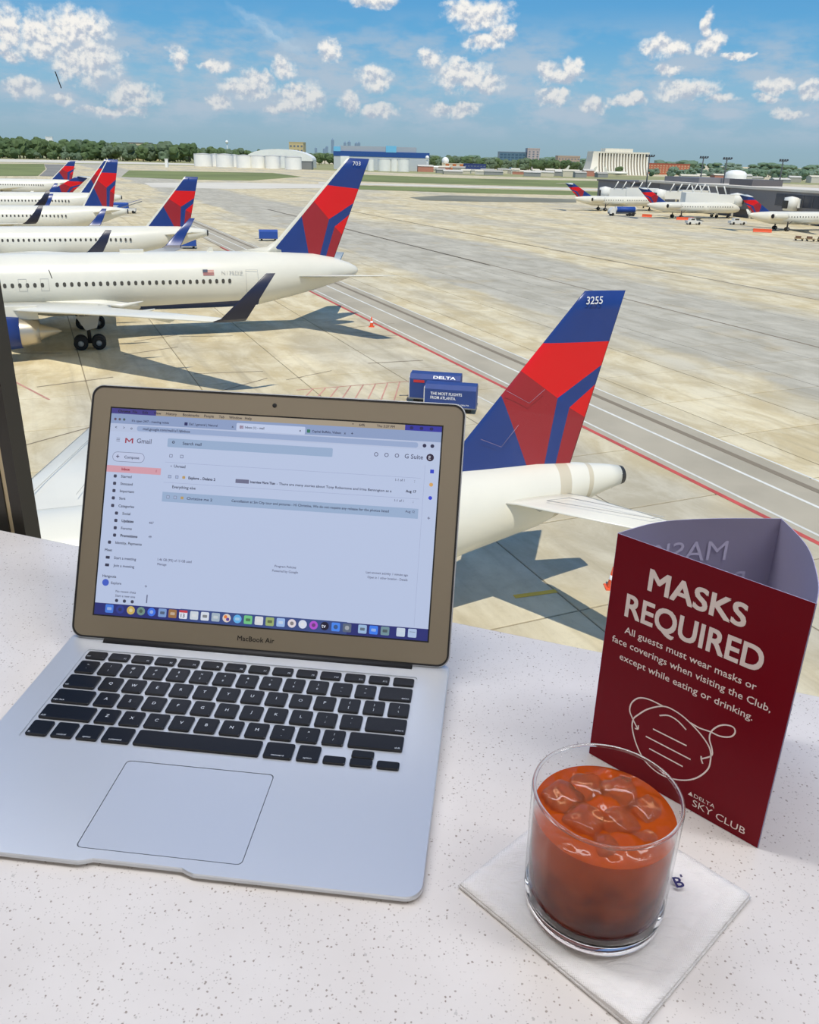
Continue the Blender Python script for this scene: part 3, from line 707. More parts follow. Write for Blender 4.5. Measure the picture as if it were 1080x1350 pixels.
# belt loader and lift truck behind the third airliner
def belt_loader(label, x, y, rz):
    p = thing('belt_loader', label, 'vehicle', (x, y, ZG), rz, 'airport service vehicles')
    b = MB(); b.box(-2.6, 1.5, -.9, .9, .5, 1.2); b.build('chassis', CWHITE, p)
    k = MB(); k.loft([[(-3.4, -.45, .9), (-3.4, .45, .9), (-3.4, .45, 1.1), (-3.4, -.45, 1.1)], [(3.2, -.45, 2.9), (3.2, .45, 2.9), (3.2, .45, 3.1), (3.2, -.45, 3.1)]], 0, True, False); k.build('conveyor', CGREY, p)
    r = MB(); r.tube([(-3.2, -.5, 1.6), (3.2, -.5, 3.6)], .05, 0, 6); r.tube([(-3.2, .5, 1.6), (3.2, .5, 3.6)], .05, 0, 6); r.build('handrail', CBLUE2, p)
    for sx_ in (-1.9, .9):
        for sy_ in (-.8, .8):
            w = MB(); w.lathe([(.001, -.12), (.3, -.12), (.38, -.08), (.38, .08), (.3, .12), (.001, .12)], 14, 0, (sx_, sy_, .38), 'y'); w.build('wheel', TYRE, p)
    return p
q = surv(172, 281); belt_loader('white belt loader with blue rails behind the third airliner tail', q[0], q[1], .1)
def tug(label, x, y, rz, m=None, L=3.6, group='airport service vehicles'):
    p = thing('tow_tractor', label, 'vehicle', (x, y, ZG), rz, group); m = m or CWHITE
    b = MB(); b.prism([(-L/2, .35), (L/2, .35), (L/2, .95), (L*.15, 1.05), (-L/2, 1.05)], -.8, .8, 0, Matrix.Rotation(PI/2, 4, 'X')); b.build('body', m, p)
    c_ = MB(); c_.prism([(-L*.32, 1.05), (L*.12, 1.05), (L*.02, 1.75), (-L*.3, 1.75)], -.7, .7, 0, Matrix.Rotation(PI/2, 4, 'X')); c_.build('cab', m, p)
    g = MB(); g.box(-L*.26, L*.0, -.72, .72, 1.2, 1.62); g.build('window', AWIN, p)
    for sx_ in (-L*.32, L*.32):
        for sy_ in (-.72, .72):
            w = MB(); w.lathe([(.001, -.12), (.28, -.12), (.36, -.08), (.36, .08), (.28, .12), (.001, .12)], 14, 0, (sx_, sy_, .36), 'y'); w.build('wheel', TYRE, p)
    return p
for lb, x, y, m, L in (('small white and blue tractor in front of the middle regional jet', 914, 296, CWHITE, 4.4), ('white tractor left of the rightmost regional jet', 972, 296, CWHITE, 5.0), ('small dark vehicle parked by the left airliner tails', 133, 272, CGREY, 3.5)):
    q = surv(x, y); tug(lb, q[0], q[1], .2, m, L)
def tanker(label, x, y, rz):
    p = thing('fuel_truck', label, 'truck', (x, y, ZG), rz, 'airport service vehicles')
    t = MB(); t.loft([ring(-3.0, 1.9, 1.05, .85, 16), ring(3.4, 1.9, 1.05, .85, 16)]); t.build('tank', CBLUE2, p)
    c_ = MB(); c_.prism([(-5.2, .6), (-3.3, .6), (-3.3, 2.5), (-4.4, 2.5), (-5.2, 1.5)], -1.1, 1.1, 0, Matrix.Rotation(PI/2, 4, 'X')); c_.build('cab', CWHITE, p)
    s = MB(); s.box(-5.2, 3.6, -.6, .6, .55, 1.0); s.build('chassis', CGREY, p)
    for a in (-3.05, 3.3):
        b = MB(); b.loft([ring(a-.12, 1.9, 1.1, .9, 16), ring(a+.12, 1.9, 1.1, .9, 16)]); b.build('tank_band', CWHITE, p)
    for sx_ in (-4.2, 1.4, 2.6):
        for sy_ in (-.95, .95):
            w = MB(); w.lathe([(.001, -.15), (.4, -.15), (.5, -.1), (.5, .1), (.4, .15), (.001, .15)], 14, 0, (sx_, sy_, .5), 'y'); w.build('wheel', TYRE, p)
q = surv(823, 284.5); tanker('blue fuel truck with white cab beside the leftmost regional jet', q[0], q[1], .15)
def barrier(label, x, y, rz, L=3.0):
    p = thing('orange_barrier', label, 'barrier', (x, y, ZG), rz, 'orange barriers and mats on the apron')
    b = MB(); b.prism([(-.35, 0), (.35, 0), (.2, .25), (.14, .8), (-.14, .8), (-.2, .25)], -L/2, L/2, 0, Matrix.Rotation(PI/2, 4, 'X')); b.build('barrier_body', CORG, p)
    r = MB(); r.box(-.16, .16, -L/2+.1, L/2-.1, .45, .55); r.build('white_band', CWHITE, p)
for lb, x, y, L, rz in (('orange barrier under the wing of the middle regional jet', 903, 290, 5, 1.4), ('long orange barrier left of the rightmost jet wheels', 1005, 306, 4.5, 1.3), ('orange barrier between fuel truck and middle jet', 853, 286, 3, 1.2)):
    q = surv(x, y); barrier(lb, q[0], q[1], rz, L)
def cone(label, x, y, h=.75):
    p = thing('traffic_cone', label, 'traffic cone', (x, y, ZG), 0, 'orange traffic cones on the stand')
    b = MB(); b.lathe([(.2*h, .05), (.14*h, h*.4), (.05*h, h*.98), (.001, h)], 18); b.build('cone_body', CORG, p)
    s = MB(); s.box(-.28*h, .28*h, -.28*h, .28*h, 0, .05); s.build('cone_base', CORG, p)
    w = MB(); w.lathe([(.15*h, h*.42), (.115*h, h*.62), (.11*h, h*.62), (.14*h, h*.42)], 18); w.build('reflective_band', LETW, p)
q = surv(490, 431); cone('small orange cone beside the red line under the wide-body tail shadow', q[0], q[1], 1.0)
q = surv(806, 775); cone('orange cone on the tarmac just left of the red table sign', q[0], q[1], .95)
def dollies(label, x, y):
    p = thing('baggage_dolly', label, 'cart', (x, y, ZG), -.3, 'airport service vehicles')
    for k in range(4):
        b = MB(); b.box(-4+k*2.4, -4+k*2.4+2.0, -.8, .8, .4, .55); b.box(-4+k*2.4+.2, -4+k*2.4+1.3, -.6, .6, .55, 1.0, 1); o = b.build('dolly_deck', [mat('dolly_tan', srgb(170, 150, 110), .7), mat('luggage_brown', srgb(120, 90, 66), .7)], p)
        for sx_ in (.3, 1.7):
            for sy_ in (-.6, .6):
                w = MB(); w.lathe([(.001, -.05), (.18, -.05), (.18, .05), (.001, .05)], 10, 0, (-4+k*2.4+sx_, sy_, .2), 'y'); w.build('wheel', TYRE, o)
q = surv(1072, 318); dollies('row of loaded tan baggage dollies at the right picture edge', q[0], q[1])

# ================================================================== CONCOURSE, LAMP POLES, JET BRIDGES
TGREY = mat('terminal_grey_panel', srgb(128, 126, 128), .6, var=.06, vscale=.1)
TROOF = mat('terminal_roof_light', srgb(222, 214, 198), .8, var=.08, vscale=.1)
TDARK = mat('terminal_dark_glass', srgb(52, 58, 72), .2)
TMID = mat('terminal_mid_grey', srgb(104, 100, 100), .7)
con = thing('airport_concourse', 'long grey airport concourse with dark window bands behind the regional jets', 'building', (87.1, 346, ZG), math.atan2(-100, 31))
b = MB(); b.box(0, 160, 0, 22, 2.6, 8.8); b.build('wall', TGREY, con)
b = MB(); b.box(-1, 161, -.5, 22.5, 8.8, 9.5); b.build('roof', TROOF, con)
b = MB(); b.box(2, 158, 1.5, 21, 0, 2.6); b.build('ground_floor_wall', TMID, con)
b = MB(); b.box(8, 30, 5, 20, 9.5, 11.2); b.build('roof_plant_house', TGREY, con)
b = MB(); b.box(46, 58, 6, 18, 9.5, 11.4); b.build('roof_plant_house', TMID, con)
for x0, x1 in ((24, 40), (78, 98), (98.6, 118), (118.6, 140)):
    w = MB(); w.box(x0, x1, -.12, .2, 4.6, 8.0); f = w.build('window', TDARK, con)
    m_ = MB()
    for k in range(1, 5): xx = x0+(x1-x0)*k/5; m_.box(xx-.08, xx+.08, -.2, -.1, 4.6, 8.0)
    m_.build('mullion', TMID, f)
for x0 in (6, 36, 48):
    w = MB(); w.box(x0, x0+7, -.08, .2, 3.4, 8.6); w.build('wall_panel', TMID, con)
b = MB()
for k in range(14): b.box(4+k*9, 4.6+k*9, -.3, .2, 0, 2.6)
b.build('ground_column', TROOF, con)
wing2 = thing('airport_concourse', 'low dark grey wing at the left end of the concourse', 'building', (76.5, 376, ZG), math.atan2(-100, 31))
b = MB(); b.box(0, 26, 0, 20, 0, 8.2); b.build('wall', TGREY, wing2); b = MB(); b.box(-.6, 26.6, -.5, 20.5, 8.2, 8.8); b.build('roof', TMID, wing2)
JBW = mat('jet_bridge_white', srgb(236, 234, 224), .6)
def jet_bridge(label, x, y, rz, L=16):
    p = thing('jet_bridge', label, 'jet bridge', (x, y, ZG), rz, 'white jet bridges before the concourse')
    t = MB(); t.box(0, L, -1.3, 1.3, 4.4, 7.0); t.build('tunnel', JBW, p)
    t2 = MB(); t2.box(L*.45, L*1.25, -1.6, 1.6, 4.2, 7.4); t2.build('outer_tunnel', JBW, p)
    c_ = MB(); c_.lathe([(.001, 3.6), (2.0, 3.6), (2.0, 7.2), (.001, 7.6)], 12, 0, (-1, 0, 0)); c_.build('cab', JBW, p)
    g = MB(); g.box(-3.05, -1.9, -1.2, 1.2, 4.2, 6.4); g.build('cab_opening', DMET, p)
    for k in range(5):
        a = MB(); xx = 2+k*L/5; a.tube([(xx, -1.35, 7.0), (xx+1.2, -1.35, 9.4)], .2, 0, 6); a.build('stay', JBW, p)
    for sy in (-1, 1):
        l = MB(); l.box(L*.42-.25, L*.42+.25, sy*1.5-.2, sy*1.5+.2, .4, 4.3); l.build('support_leg', JBW, p)
        w = MB(); w.lathe([(.001, -.2), (.5, -.2), (.5, .2), (.001, .2)], 12, 0, (L*.42, sy*1.5, .5), 'y'); w.build('wheel', TYRE, p)
for lb, x, y, rz in (('white jet bridge reaching over the leftmost regional jet', 68, 316, -.1), ('white jet bridge between the left and middle regional jets', 84, 303, .15), ('white jet bridge at the nose of the middle regional jet', 101, 282, PI+.2), ('white jet bridge at the right picture edge', 112, 262, .1)):
    jet_bridge(lb, x, y, rz, 14)
POLE = mat('pole_dark', srgb(70, 74, 78), .6)
def pole(label, x, y, z=22, arm=3.2):
    p = thing('floodlight_mast', label, 'light pole', (x, y, ZG), .2, 'floodlight masts behind the concourse')
    s = MB(); s.tube([(0, 0, 0), (0, 0, z)], [.32, .2], 0, 8); s.build('mast', POLE, p)
    a = MB(); a.box(-arm/2, arm/2, -.15, .15, z-.5, z-.2); a.build('crossarm', POLE, p)
    for k in range(4):
        l = MB(); l.box(-arm/2+k*arm/3.3, -arm/2+k*arm/3.3+.5, -.5, -.1, z-.3, z+.3); l.build('floodlight', POLE, p)
def spot(t_px, y_top, Y):    # survey: ground x and mast height for a mast at range Y
    d = fw + rr*((t_px-540)/FPX) - uu*((y_top-654.72)/FPX); t = Y/d.y
    return d.x*t, CAM_H+d.z*t-ZG
for i, (px, yt, Y) in enumerate(((857, 205, 330), (928, 207, 345), (959, 208.5, 320), (1033, 211, 330))):
    x, hh = spot(px, yt, Y); pole('tall dark floodlight mast behind the concourse, '+['leftmost', 'second from left', 'second from right', 'rightmost'][i]+' of four', x, Y, hh)

# ================================================================== FAR SKYLINE
def spanX(px, Y, py=215): return spot(px, py, Y)[0]
def farbox(name, label, cat, px0, px1, ytop, Y, depth, m, roofm=None, zb=0.0, group=None, win=None, roof_h=.5):
    x0, h0 = spot(px0, ytop, Y); x1, h1 = spot(px1, ytop, Y); hgt = (h0+h1)/2
    p = thing(name, label, cat, ((x0+x1)/2, Y+depth/2, ZG), 0, group); w = (x1-x0)
    b = MB(); b.box(-w/2, w/2, -depth/2, depth/2, zb, hgt); b.build('wall', m, p)
    r = MB(); r.box(-w/2-.3, w/2+.3, -depth/2-.3, depth/2+.3, hgt, hgt+roof_h); r.build('roof', roofm or m, p)
    if win:
        nx, nz, wm, fx, fz = win
        for i in range(nx):
            for j in range(nz):
                cx = -w/2+w*(i+.5)/nx; cz = hgt*(.12+.82*(j+.5)/nz)
                q = MB(); q.box(cx-w/nx*fx/2, cx+w/nx*fx/2, -depth/2-.15, -depth/2+.1, cz-hgt/nz*fz/2*.82, cz+hgt/nz*fz/2*.82); q.build('window', wm, p)
    return p, w, hgt
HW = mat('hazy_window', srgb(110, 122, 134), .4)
# tank farm
TANKM = mat('tank_white', srgb(246, 246, 240), .5, var=.04, vscale=.1)
TROOFM = mat('tank_roof', srgb(190, 190, 186), .6)
k = 0
for (px, w, yt, yb, Y) in ((267.5, 24, 203, 219, 985), (283, 17, 203.5, 219, 1010), (296, 23, 203.5, 220, 975), (308, 14, 204.5, 219.5, 1010), (321.5, 20, 205, 221, 960), (340, 19, 205.5, 221.5, 960), (359.5, 20, 205.5, 221.5, 955), (373, 12, 206, 221, 1000), (386.5, 22, 207, 222, 945)):
    x0, h_ = spot(px-w/2, yt, Y); x1, _ = spot(px+w/2, yt, Y); R_ = (x1-x0)/2
    if h_ < 3: h_ = 3
    p = thing('storage_tank', 'white cylindrical storage tank left of the wide-body tail, ' + ['leftmost of the farm', 'second from left, set back', 'third from left', 'fourth from left, set back', 'fifth from left', 'sixth from left', 'seventh from left', 'eighth from left, set back', 'rightmost before the grey shed'][k], 'tank', ((x0+x1)/2, Y, ZG), 0, 'white storage tanks across the airfield')
    s = MB(); s.lathe([(R_, 0), (R_, h_*1.0)], 24); s.build('shell', TANKM, p)
    s = MB(); s.lathe([(R_*1.02, h_), (R_*1.02, h_+.4), (.01, h_+1.2)], 24); s.build('roof', TROOFM, p); k += 1
# white domed hangar
x0, h0 = spot(324, 206, 1060); x1, _ = spot(412, 206, 1060); xm = (x0+x1)/2; hw_ = (x1-x0)/2; _, ht = spot(370, 196.5, 1060)
dm = thing('domed_hangar', 'long white curved-roof hangar behind the tanks', 'building', (xm, 1080, ZG))
s = MB(); s.loft([[( -hw_*math.cos(PI*k/16), yy, ht*(.45+.55*math.sin(PI*k/16))) for k in range(17)]+[(hw_, yy, 0), (-hw_, yy, 0)] for yy in (-20, 20)], 0, True, False); s.build('curved_roof', TANKM, dm)
s = MB(); s.box(-hw_+4, hw_*.2, -20.6, -20, 0, ht*.5); s.build('front_wall', TROOFM, dm)
farbox('tan_tower_block', 'tan square tower above the white domed hangar', 'building', 381, 400, 188, 1400, 30, mat('tan_block', srgb(204, 186, 140), .8), win=(4, 4, HW, .5, .4), roof_h=1)
farbox('grey_shed', 'low grey shed at the right end of the tank farm', 'building', 396, 411, 213, 960, 15, mat('shed_grey', srgb(130, 134, 134), .8))
# blue roofed hangar with white tanks
HBLUE = mat('hangar_blue_roof', srgb(38, 82, 150), .6); HWALL = mat('hangar_wall_pale', srgb(196, 202, 204), .7); SKYB = mat('sign_light_blue', srgb(120, 196, 232), .6)
hp, w_, hh_ = farbox('aircraft_hangar', 'large pale hangar with a long blue roof right of the wide-body tail', 'building', 440, 566, 207, 1030, 60, HWALL, HBLUE, roof_h=5.5)
s = MB(); s.box(-w_/2, -w_/2+95, -29, 20, hh_+5.5, hh_+11); s.build('upper_roof', mat('hangar_roof_grey', srgb(170, 178, 186), .7), hp)
s = MB(); s.box(-w_/2+60, -w_/2+72, -30.5, -29, hh_+5, hh_+12); s.box(-w_/2, -w_/2+8, -30.5, -29, hh_+5, hh_+10, 0); s.build('blue_sign', SKYB, hp)
s = MB(); s.box(-w_/2+8, -w_/2+18, -31, -30, 0, hh_); s.build('white_door', TANKM, hp)
k = 0
for (px, w) in ((489, 9), (507, 17), (520, 9), (532, 16)):
    x0, h_ = spot(px-w/2, 210, 985); x1, _ = spot(px+w/2, 210, 985); R_ = (x1-x0)/2
    p = thing('storage_tank', 'white storage tank before the blue-roofed hangar, ' + ['leftmost', 'second from left', 'third from left, narrow', 'rightmost'][k], 'tank', ((x0+x1)/2, 985, ZG), 0, 'white storage tanks across the airfield')
    s = MB(); s.lathe([(R_, 0), (R_, h_)], 24); s.build('shell', TANKM, p); s = MB(); s.lathe([(R_*1.02, h_), (R_*1.02, h_+.3), (.01, h_+1)], 24); s.build('roof', TROOFM, p); k += 1
# distant skyscrapers
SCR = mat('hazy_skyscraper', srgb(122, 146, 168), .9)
for i, (px, w, yt) in enumerate(((438.5, 3.4, 182), (455, 3, 186), (460.5, 3.6, 185), (470, 4, 187), (473.5, 3, 186), (431, 3, 192), (447, 5, 193), (416.5, 3, 194), (428, 4, 195))):
    x0, h_ = spot(px-w/2, yt, 7000); x1, _ = spot(px+w/2, yt, 7000)
    p = thing('skyscraper', None, 'skyscraper', ((x0+x1)/2, 7000, ZG), .2, 'distant downtown towers')
    p['label'] = ['tallest hazy blue tower on the distant skyline', 'thin hazy tower right of the tallest skyline tower', 'second of two close hazy towers mid skyline', 'hazy wide tower near the hangar sign', 'narrow hazy tower touching the wide one', 'low hazy tower left of the tallest', 'low broad hazy block right of the tallest', 'lowest hazy block at the skyline left end', 'small hazy block on the skyline left'][i]
    R_ = (x1-x0)/2; s = MB(); s.box(-R_, R_, -R_, R_, 0, h_*.9); s.build('shaft', SCR, p)
    s = MB(); s.loft([[(-R_*.7, -R_*.7, h_*.9), (R_*.7, -R_*.7, h_*.9), (R_*.7, R_*.7, h_*.9), (-R_*.7, R_*.7, h_*.9)], [(-R_*.1, -R_*.1, h_), (R_*.1, -R_*.1, h_), (R_*.1, R_*.1, h_), (-R_*.1, R_*.1, h_)]], 0, True, False); s.build('crown', SCR, p)
# control tower / water tower and small things
def ball_tower(label, px, yt, Y, R_, m, name='water_tower'):
    x, h_ = spot(px, yt, Y); p = thing(name, label, 'tower', (x, Y, ZG))
    s = MB(); s.tube([(0, 0, 0), (0, 0, h_-R_)], R_*.18, 0, 8); s.build('stem', m, p)
    s = MB(); s.lathe([(.01, h_-2*R_)]+[(R_*math.sin(PI*k/8), h_-R_-R_*math.cos(PI*k/8)) for k in range(1, 8)]+[(.01, h_)], 16); s.build('bowl', m, p)
ball_tower('white ball-topped tower right of the blue-roofed hangar', 563.5, 205, 1020, 2.2, TANKM)
ball_tower('pale blue water tower above the trees left of the tanks', 299, 185, 1600, 2.8, TANKM)
farbox('small_control_post', 'small white post standing on the left airfield', 'building', 217, 220.5, 210, 880, 3, TANKM)
# white billboard and cream hotel in the trees
bb, bw, bh = farbox('billboard', 'white billboard rising out of the left trees', 'billboard', 59.5, 69, 180.5, 1420, 2, TANKM, zb=24)
for sg in (-1, 1): s = MB(); s.tube([(sg*bw*.3, 0, 0), (sg*bw*.3, 0, 24)], .4, 0, 8); s.build('post', SCR, bb)
CREAM = mat('cream_stucco', srgb(220, 208, 168), .8)
farbox('cream_hotel', 'cream low hotel half hidden in the trees at left', 'building', 168, 196, 189, 1390, 20, CREAM, mat('brown_roof', srgb(120, 110, 96), .8), win=(9, 3, HW, .4, .45), roof_h=1.2)
farbox('cream_hotel', 'smaller cream wing of the hotel in the trees', 'building', 197, 225, 192, 1405, 16, CREAM, MATS['brown_roof'], win=(8, 2, HW, .4, .45), roof_h=1.0)
# buildings right of centre
farbox('glass_office_block', 'dark blue glass office block beyond the runway', 'building', 659, 699, 201, 1500, 35, mat('office_glass', srgb(92, 122, 140), .4), mat('office_roof', srgb(120, 134, 150), .7), win=(8, 5, mat('office_pane', srgb(70, 98, 118), .25), .7, .6), roof_h=1)
farbox('concrete_office_tower', 'grey and pink office tower attached to the glass block', 'building', 696, 712, 197, 1490, 30, mat('tower_pinkish', srgb(182, 172, 168), .8), win=(3, 7, HW, .45, .5), roof_h=2)
farbox('stepped_block', 'brownish stepped hotel block left of the white curved hotel', 'building', 736, 765, 207, 1550, 30, mat('stepped_brown', srgb(176, 158, 140), .8), win=(7, 4, HW, .45, .45), roof_h=2)
farbox('brick_hotel', 'long red brick hotel right of the white curved hotel', 'building', 854, 910, 216.5, 1320, 30, mat('hotel_brick', srgb(190, 112, 84), .8), mat('brick_hotel_roof', srgb(170, 96, 74), .8), win=(14, 4, mat('hotel_cream_bay', srgb(206, 170, 134), .7), .45, .6), roof_h=1)
farbox('blue_low_building', 'low dark blue building beside the orange and white one', 'building', 612, 641, 216.5, 1100, 20, mat('low_blue', srgb(58, 74, 128), .7), win=(7, 2, HW, .5, .3))
op, ow, oh = farbox('orange_white_building', 'small orange and white chequered building with a white ball roof', 'building', 583, 611, 216, 1090, 15, mat('check_cream', srgb(226, 214, 190), .8))
for i in range(6):
    for j in range(2):
        if (i+j) % 2 == 0:
            s = MB(); s.box(-ow/2+ow*i/6, -ow/2+ow*(i+1)/6, -7.8, -7.4, oh*j/2, oh*(j+1)/2); s.build('orange_panel', mat('check_orange', srgb(204, 120, 70), .8), op)
s = MB(); s.lathe([(4.5*math.sin(PI*k/8)+.01, oh+3-4.5*math.cos(PI*k/8)) for k in range(9)], 16, 0, (-ow/2+4, 0, 0)); s.build('ball_roof', TANKM, op)
# the white curved hotel: flared foot, ribbed front
RIB = mat('hotel_white', srgb(232, 226, 208), .8); RIBD = mat('hotel_recess', srgb(150, 142, 126), .8)
x0, h0 = spot(783, 201.5, 1180); x1, _ = spot(856, 203, 1180); wH = x1-x0
hot = thing('curved_hotel', 'big white hotel with a flared ribbed front right of centre', 'building', ((x0+x1)/2, 1200, ZG))
def flare(z): u = z/h0; return 20+14*(1-u)**2.2
s = MB(); zs = [h0*k/10 for k in range(11)]
s.loft([[(-wH/2, -flare(z)+1.2, z), (wH/2, -flare(z)+1.2, z), (wH/2, 20, z), (-wH/2, 20, z)] for z in zs], 0, True, False); s.build('wall', RIBD, hot)
for i in range(19):
    xx = -wH/2+wH*(i+.5)/19; wd = wH/19*.26; r = MB()
    r.loft([[(xx-wd, -flare(z)-.8, z), (xx+wd, -flare(z)-.8, z), (xx+wd, -flare(z)+1.4, z), (xx-wd, -flare(z)+1.4, z)] for z in zs], 0, True, False); r.build('rib', RIB, hot)
s = MB(); s.box(-wH/2-.5, wH/2+.5, -21, 21, h0, h0+2); s.box(-wH*.28, wH*.22, -15, 15, h0+2, h0+6); s.build('roof', RIB, hot)
s = MB(); s.loft([[(-wH/2-6*(1-z/h0)**2-1, -flare(z)-1, z), (-wH/2+6, -flare(z)-1, z), (-wH/2+6, 20, z), (-wH/2-6*(1-z/h0)**2-1, 20, z)] for z in zs], 0, True, False); s.build('end_wall', RIB, hot)
# white dome behind the concourse
x0, h0 = spot(956.5, 231, 700); x1, _ = spot(984, 231, 700); _, h1 = spot(970, 224, 700)
s = MB(); R_ = (x1-x0)/2; s.lathe([(R_, -2), (R_, h0-h0*.0-0), (R_*.96, h0+(h1-h0)*.45), (R_*.75, h0+(h1-h0)*.75), (R_*.4, h0+(h1-h0)*.95), (.01, h1)], 28)
s.v = [(a, b, max(c_, 0)) for a, b, c_ in s.v]; o = s.build('white_dome', TANKM); o.location = ((x0+x1)/2, 700, ZG); tag(o, 'low white dome behind the concourse roof', 'dome')

# low sheds, parked aircraft specks and vehicles along the far side
random.seed(5)
SHC = [mat('shed_a', srgb(206, 202, 190), .8), mat('shed_b', srgb(176, 172, 160), .8), mat('shed_c', srgb(214, 206, 184), .8), mat('shed_d', srgb(150, 152, 150), .8), mat('shed_e', srgb(190, 130, 110), .8)]
for i in range(34):
    px = 560+i*9.3+random.uniform(-3, 3) if i < 26 else 905+(i-26)*24+random.uniform(-6, 6)
    Y = random.uniform(900, 1050); w = random.uniform(8, 20); hgt = random.uniform(2.5, 6)
    x, _ = spot(px, 225, Y); p = thing('low_shed', 'low pale shed in the row of small buildings beyond the grass', 'building', (x, Y, ZG), random.uniform(-.2, .2), 'low sheds beyond the airfield grass')
    s = MB(); s.box(-w/2, w/2, -5, 5, 0, hgt); s.build('wall', random.choice(SHC), p)
    s = MB(); s.prism([(-5.4, hgt), (5.4, hgt), (0, hgt+1.6)], -w/2-.3, w/2+.3, 0, Matrix.Rotation(PI/2, 4, 'Z') @ Matrix.Rotation(PI/2, 4, 'X')); s.build('roof', random.choice(SHC[:3]), p)
# far parked airliner with red tail near the hangar + white freighters
FARP = MB(); FARP.tube([(-14, 0, 3), (-13, 0, 3), (-10, 0, 3.2), (8, 0, 3.2), (14, 0, 4)], [.2, 1.4, 2, 2, .3], 0, 12); farme = FARP.mesh('fuselage', WHITE)
FF = MB(); FF.prism([(9, 4.5), (13.5, 4.5), (15.5, 10), (13.5, 10)], -.15, .15, 0, Matrix.Rotation(PI/2, 4, 'X')); ffme = [FF.mesh('tail_fin', DRED), FF.mesh('tail_fin', WHITE)]
FW = MB(); FW.loft([[(-3, -15, 2.9), (-1, -15, 2.9), (-1, -15, 3.0)], [(-6, 0, 2.6), (1, 0, 2.6), (0, 0, 3.1)], [(-3, 15, 2.9), (-1, 15, 2.9), (-1, 15, 3.0)]], 0, True, False); fwme = FW.mesh('wing', GREY)
for i, (px, py, rz, red) in enumerate(((573, 224, PI, 1), (735, 229, .1, 0), (770, 231, .1, 0), (812, 232, 3.0, 0))):
    q = surv(px, py); 
    p = thing('parked_airliner', 'tiny white airliner parked far beyond the grass, ' + ['red-tailed, beside the hangar', 'leftmost of the three by the sheds', 'middle of the three by the sheds', 'nearest the curved hotel'][i], 'airplane', (q[0], q[1], ZG), rz, 'tiny far parked airliners')
    link('fuselage', farme, p); link('tail_fin', ffme[0 if red else 1], p); link('wing', fwme, p)
# houses / cars behind concourse
# trees -------------------------------------------------------------
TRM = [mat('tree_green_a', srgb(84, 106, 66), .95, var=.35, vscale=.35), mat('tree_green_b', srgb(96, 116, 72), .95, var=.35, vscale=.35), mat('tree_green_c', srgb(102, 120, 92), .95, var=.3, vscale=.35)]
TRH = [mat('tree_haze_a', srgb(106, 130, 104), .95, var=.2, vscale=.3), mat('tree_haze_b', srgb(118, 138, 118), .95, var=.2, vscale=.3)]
def tree_mesh(seed, m):
    rnd = random.Random(seed); s = MB(); s.tube([(0, 0, 0), (0, 0, .5)], .03, 1, 5)
    for k in range(9):
        a = rnd.uniform(0, 2*PI); rad = rnd.uniform(0, .28); cz = rnd.uniform(.3, .8); R_ = rnd.uniform(.17, .28)*(1.15-cz*.35)
        cx, cy = math.cos(a)*rad, math.sin(a)*rad
        bm = bmesh.new(); bmesh.ops.create_icosphere(bm, subdivisions=2, radius=R_)
        for v in bm.verts: v.co *= 1+.45*mnoise.noise(v.co*14+Vector((seed, k, 0)))
        s.add([(v.co.x+cx, v.co.y+cy, v.co.z+cz) for v in bm.verts], [tuple(v.index for v in f.verts) for f in bm.faces], 0); bm.free()
    return s.mesh('tree', [m, MATS.get('bark') or mat('bark', srgb(80, 70, 58), .9)], fix=False)
near_t = [tree_mesh(i, TRM[i % 3]) for i in range(6)]; haz_t = [tree_mesh(20+i, TRH[i % 2]) for i in range(4)]
random.seed(11)
def treeline(px0, px1, n, Y0, Y1, h0, h1, meshes, group, label, wide=1.15):
    for i in range(n):
        px = px0+(px1-px0)*(i+random.random())/n; Y = random.uniform(Y0, Y1); x, _ = spot(px, 215, Y)
        t = i/n; hgt = (h0+(h1-h0)*t)*random.uniform(.78, 1.08)
        o = link('tree', random.choice(meshes)); o.location = (x, Y, ZG-.5); o.rotation_euler = (0, 0, random.uniform(0, 6.28))
        o.scale = (hgt*wide, hgt*wide, hgt); tag(o, label, 'tree', group)
treeline(-40, 250, 72, 1240, 1370, 29, 26, near_t, 'dense trees along the left horizon', 'dense dark green tree in the belt along the left horizon', 1.1)
treeline(-40, 120, 16, 1180, 1230, 15, 12, near_t, 'dense trees along the left horizon', 'dense dark green tree in the belt along the left horizon', 1.2)
treeline(240, 450, 38, 1420, 1560, 25, 17, near_t, 'trees behind the storage tanks', 'dark green tree rising behind the white storage tanks', 1.1)
treeline(560, 790, 46, 1260, 1440, 19, 16, near_t, 'trees in the gap right of the hangar', 'green tree between the hangar and the white curved hotel', 1.1)
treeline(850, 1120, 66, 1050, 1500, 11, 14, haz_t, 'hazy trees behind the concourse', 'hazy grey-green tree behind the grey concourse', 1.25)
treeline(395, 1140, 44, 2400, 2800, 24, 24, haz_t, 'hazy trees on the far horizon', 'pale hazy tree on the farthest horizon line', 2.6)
x, _ = spot(817, 220, 1150)
o = link('tree', near_t[1]); o.location = (x, 1150, ZG); o.scale = (16, 16, 11); tag(o, 'single dark green tree at the foot of the white curved hotel', 'tree')

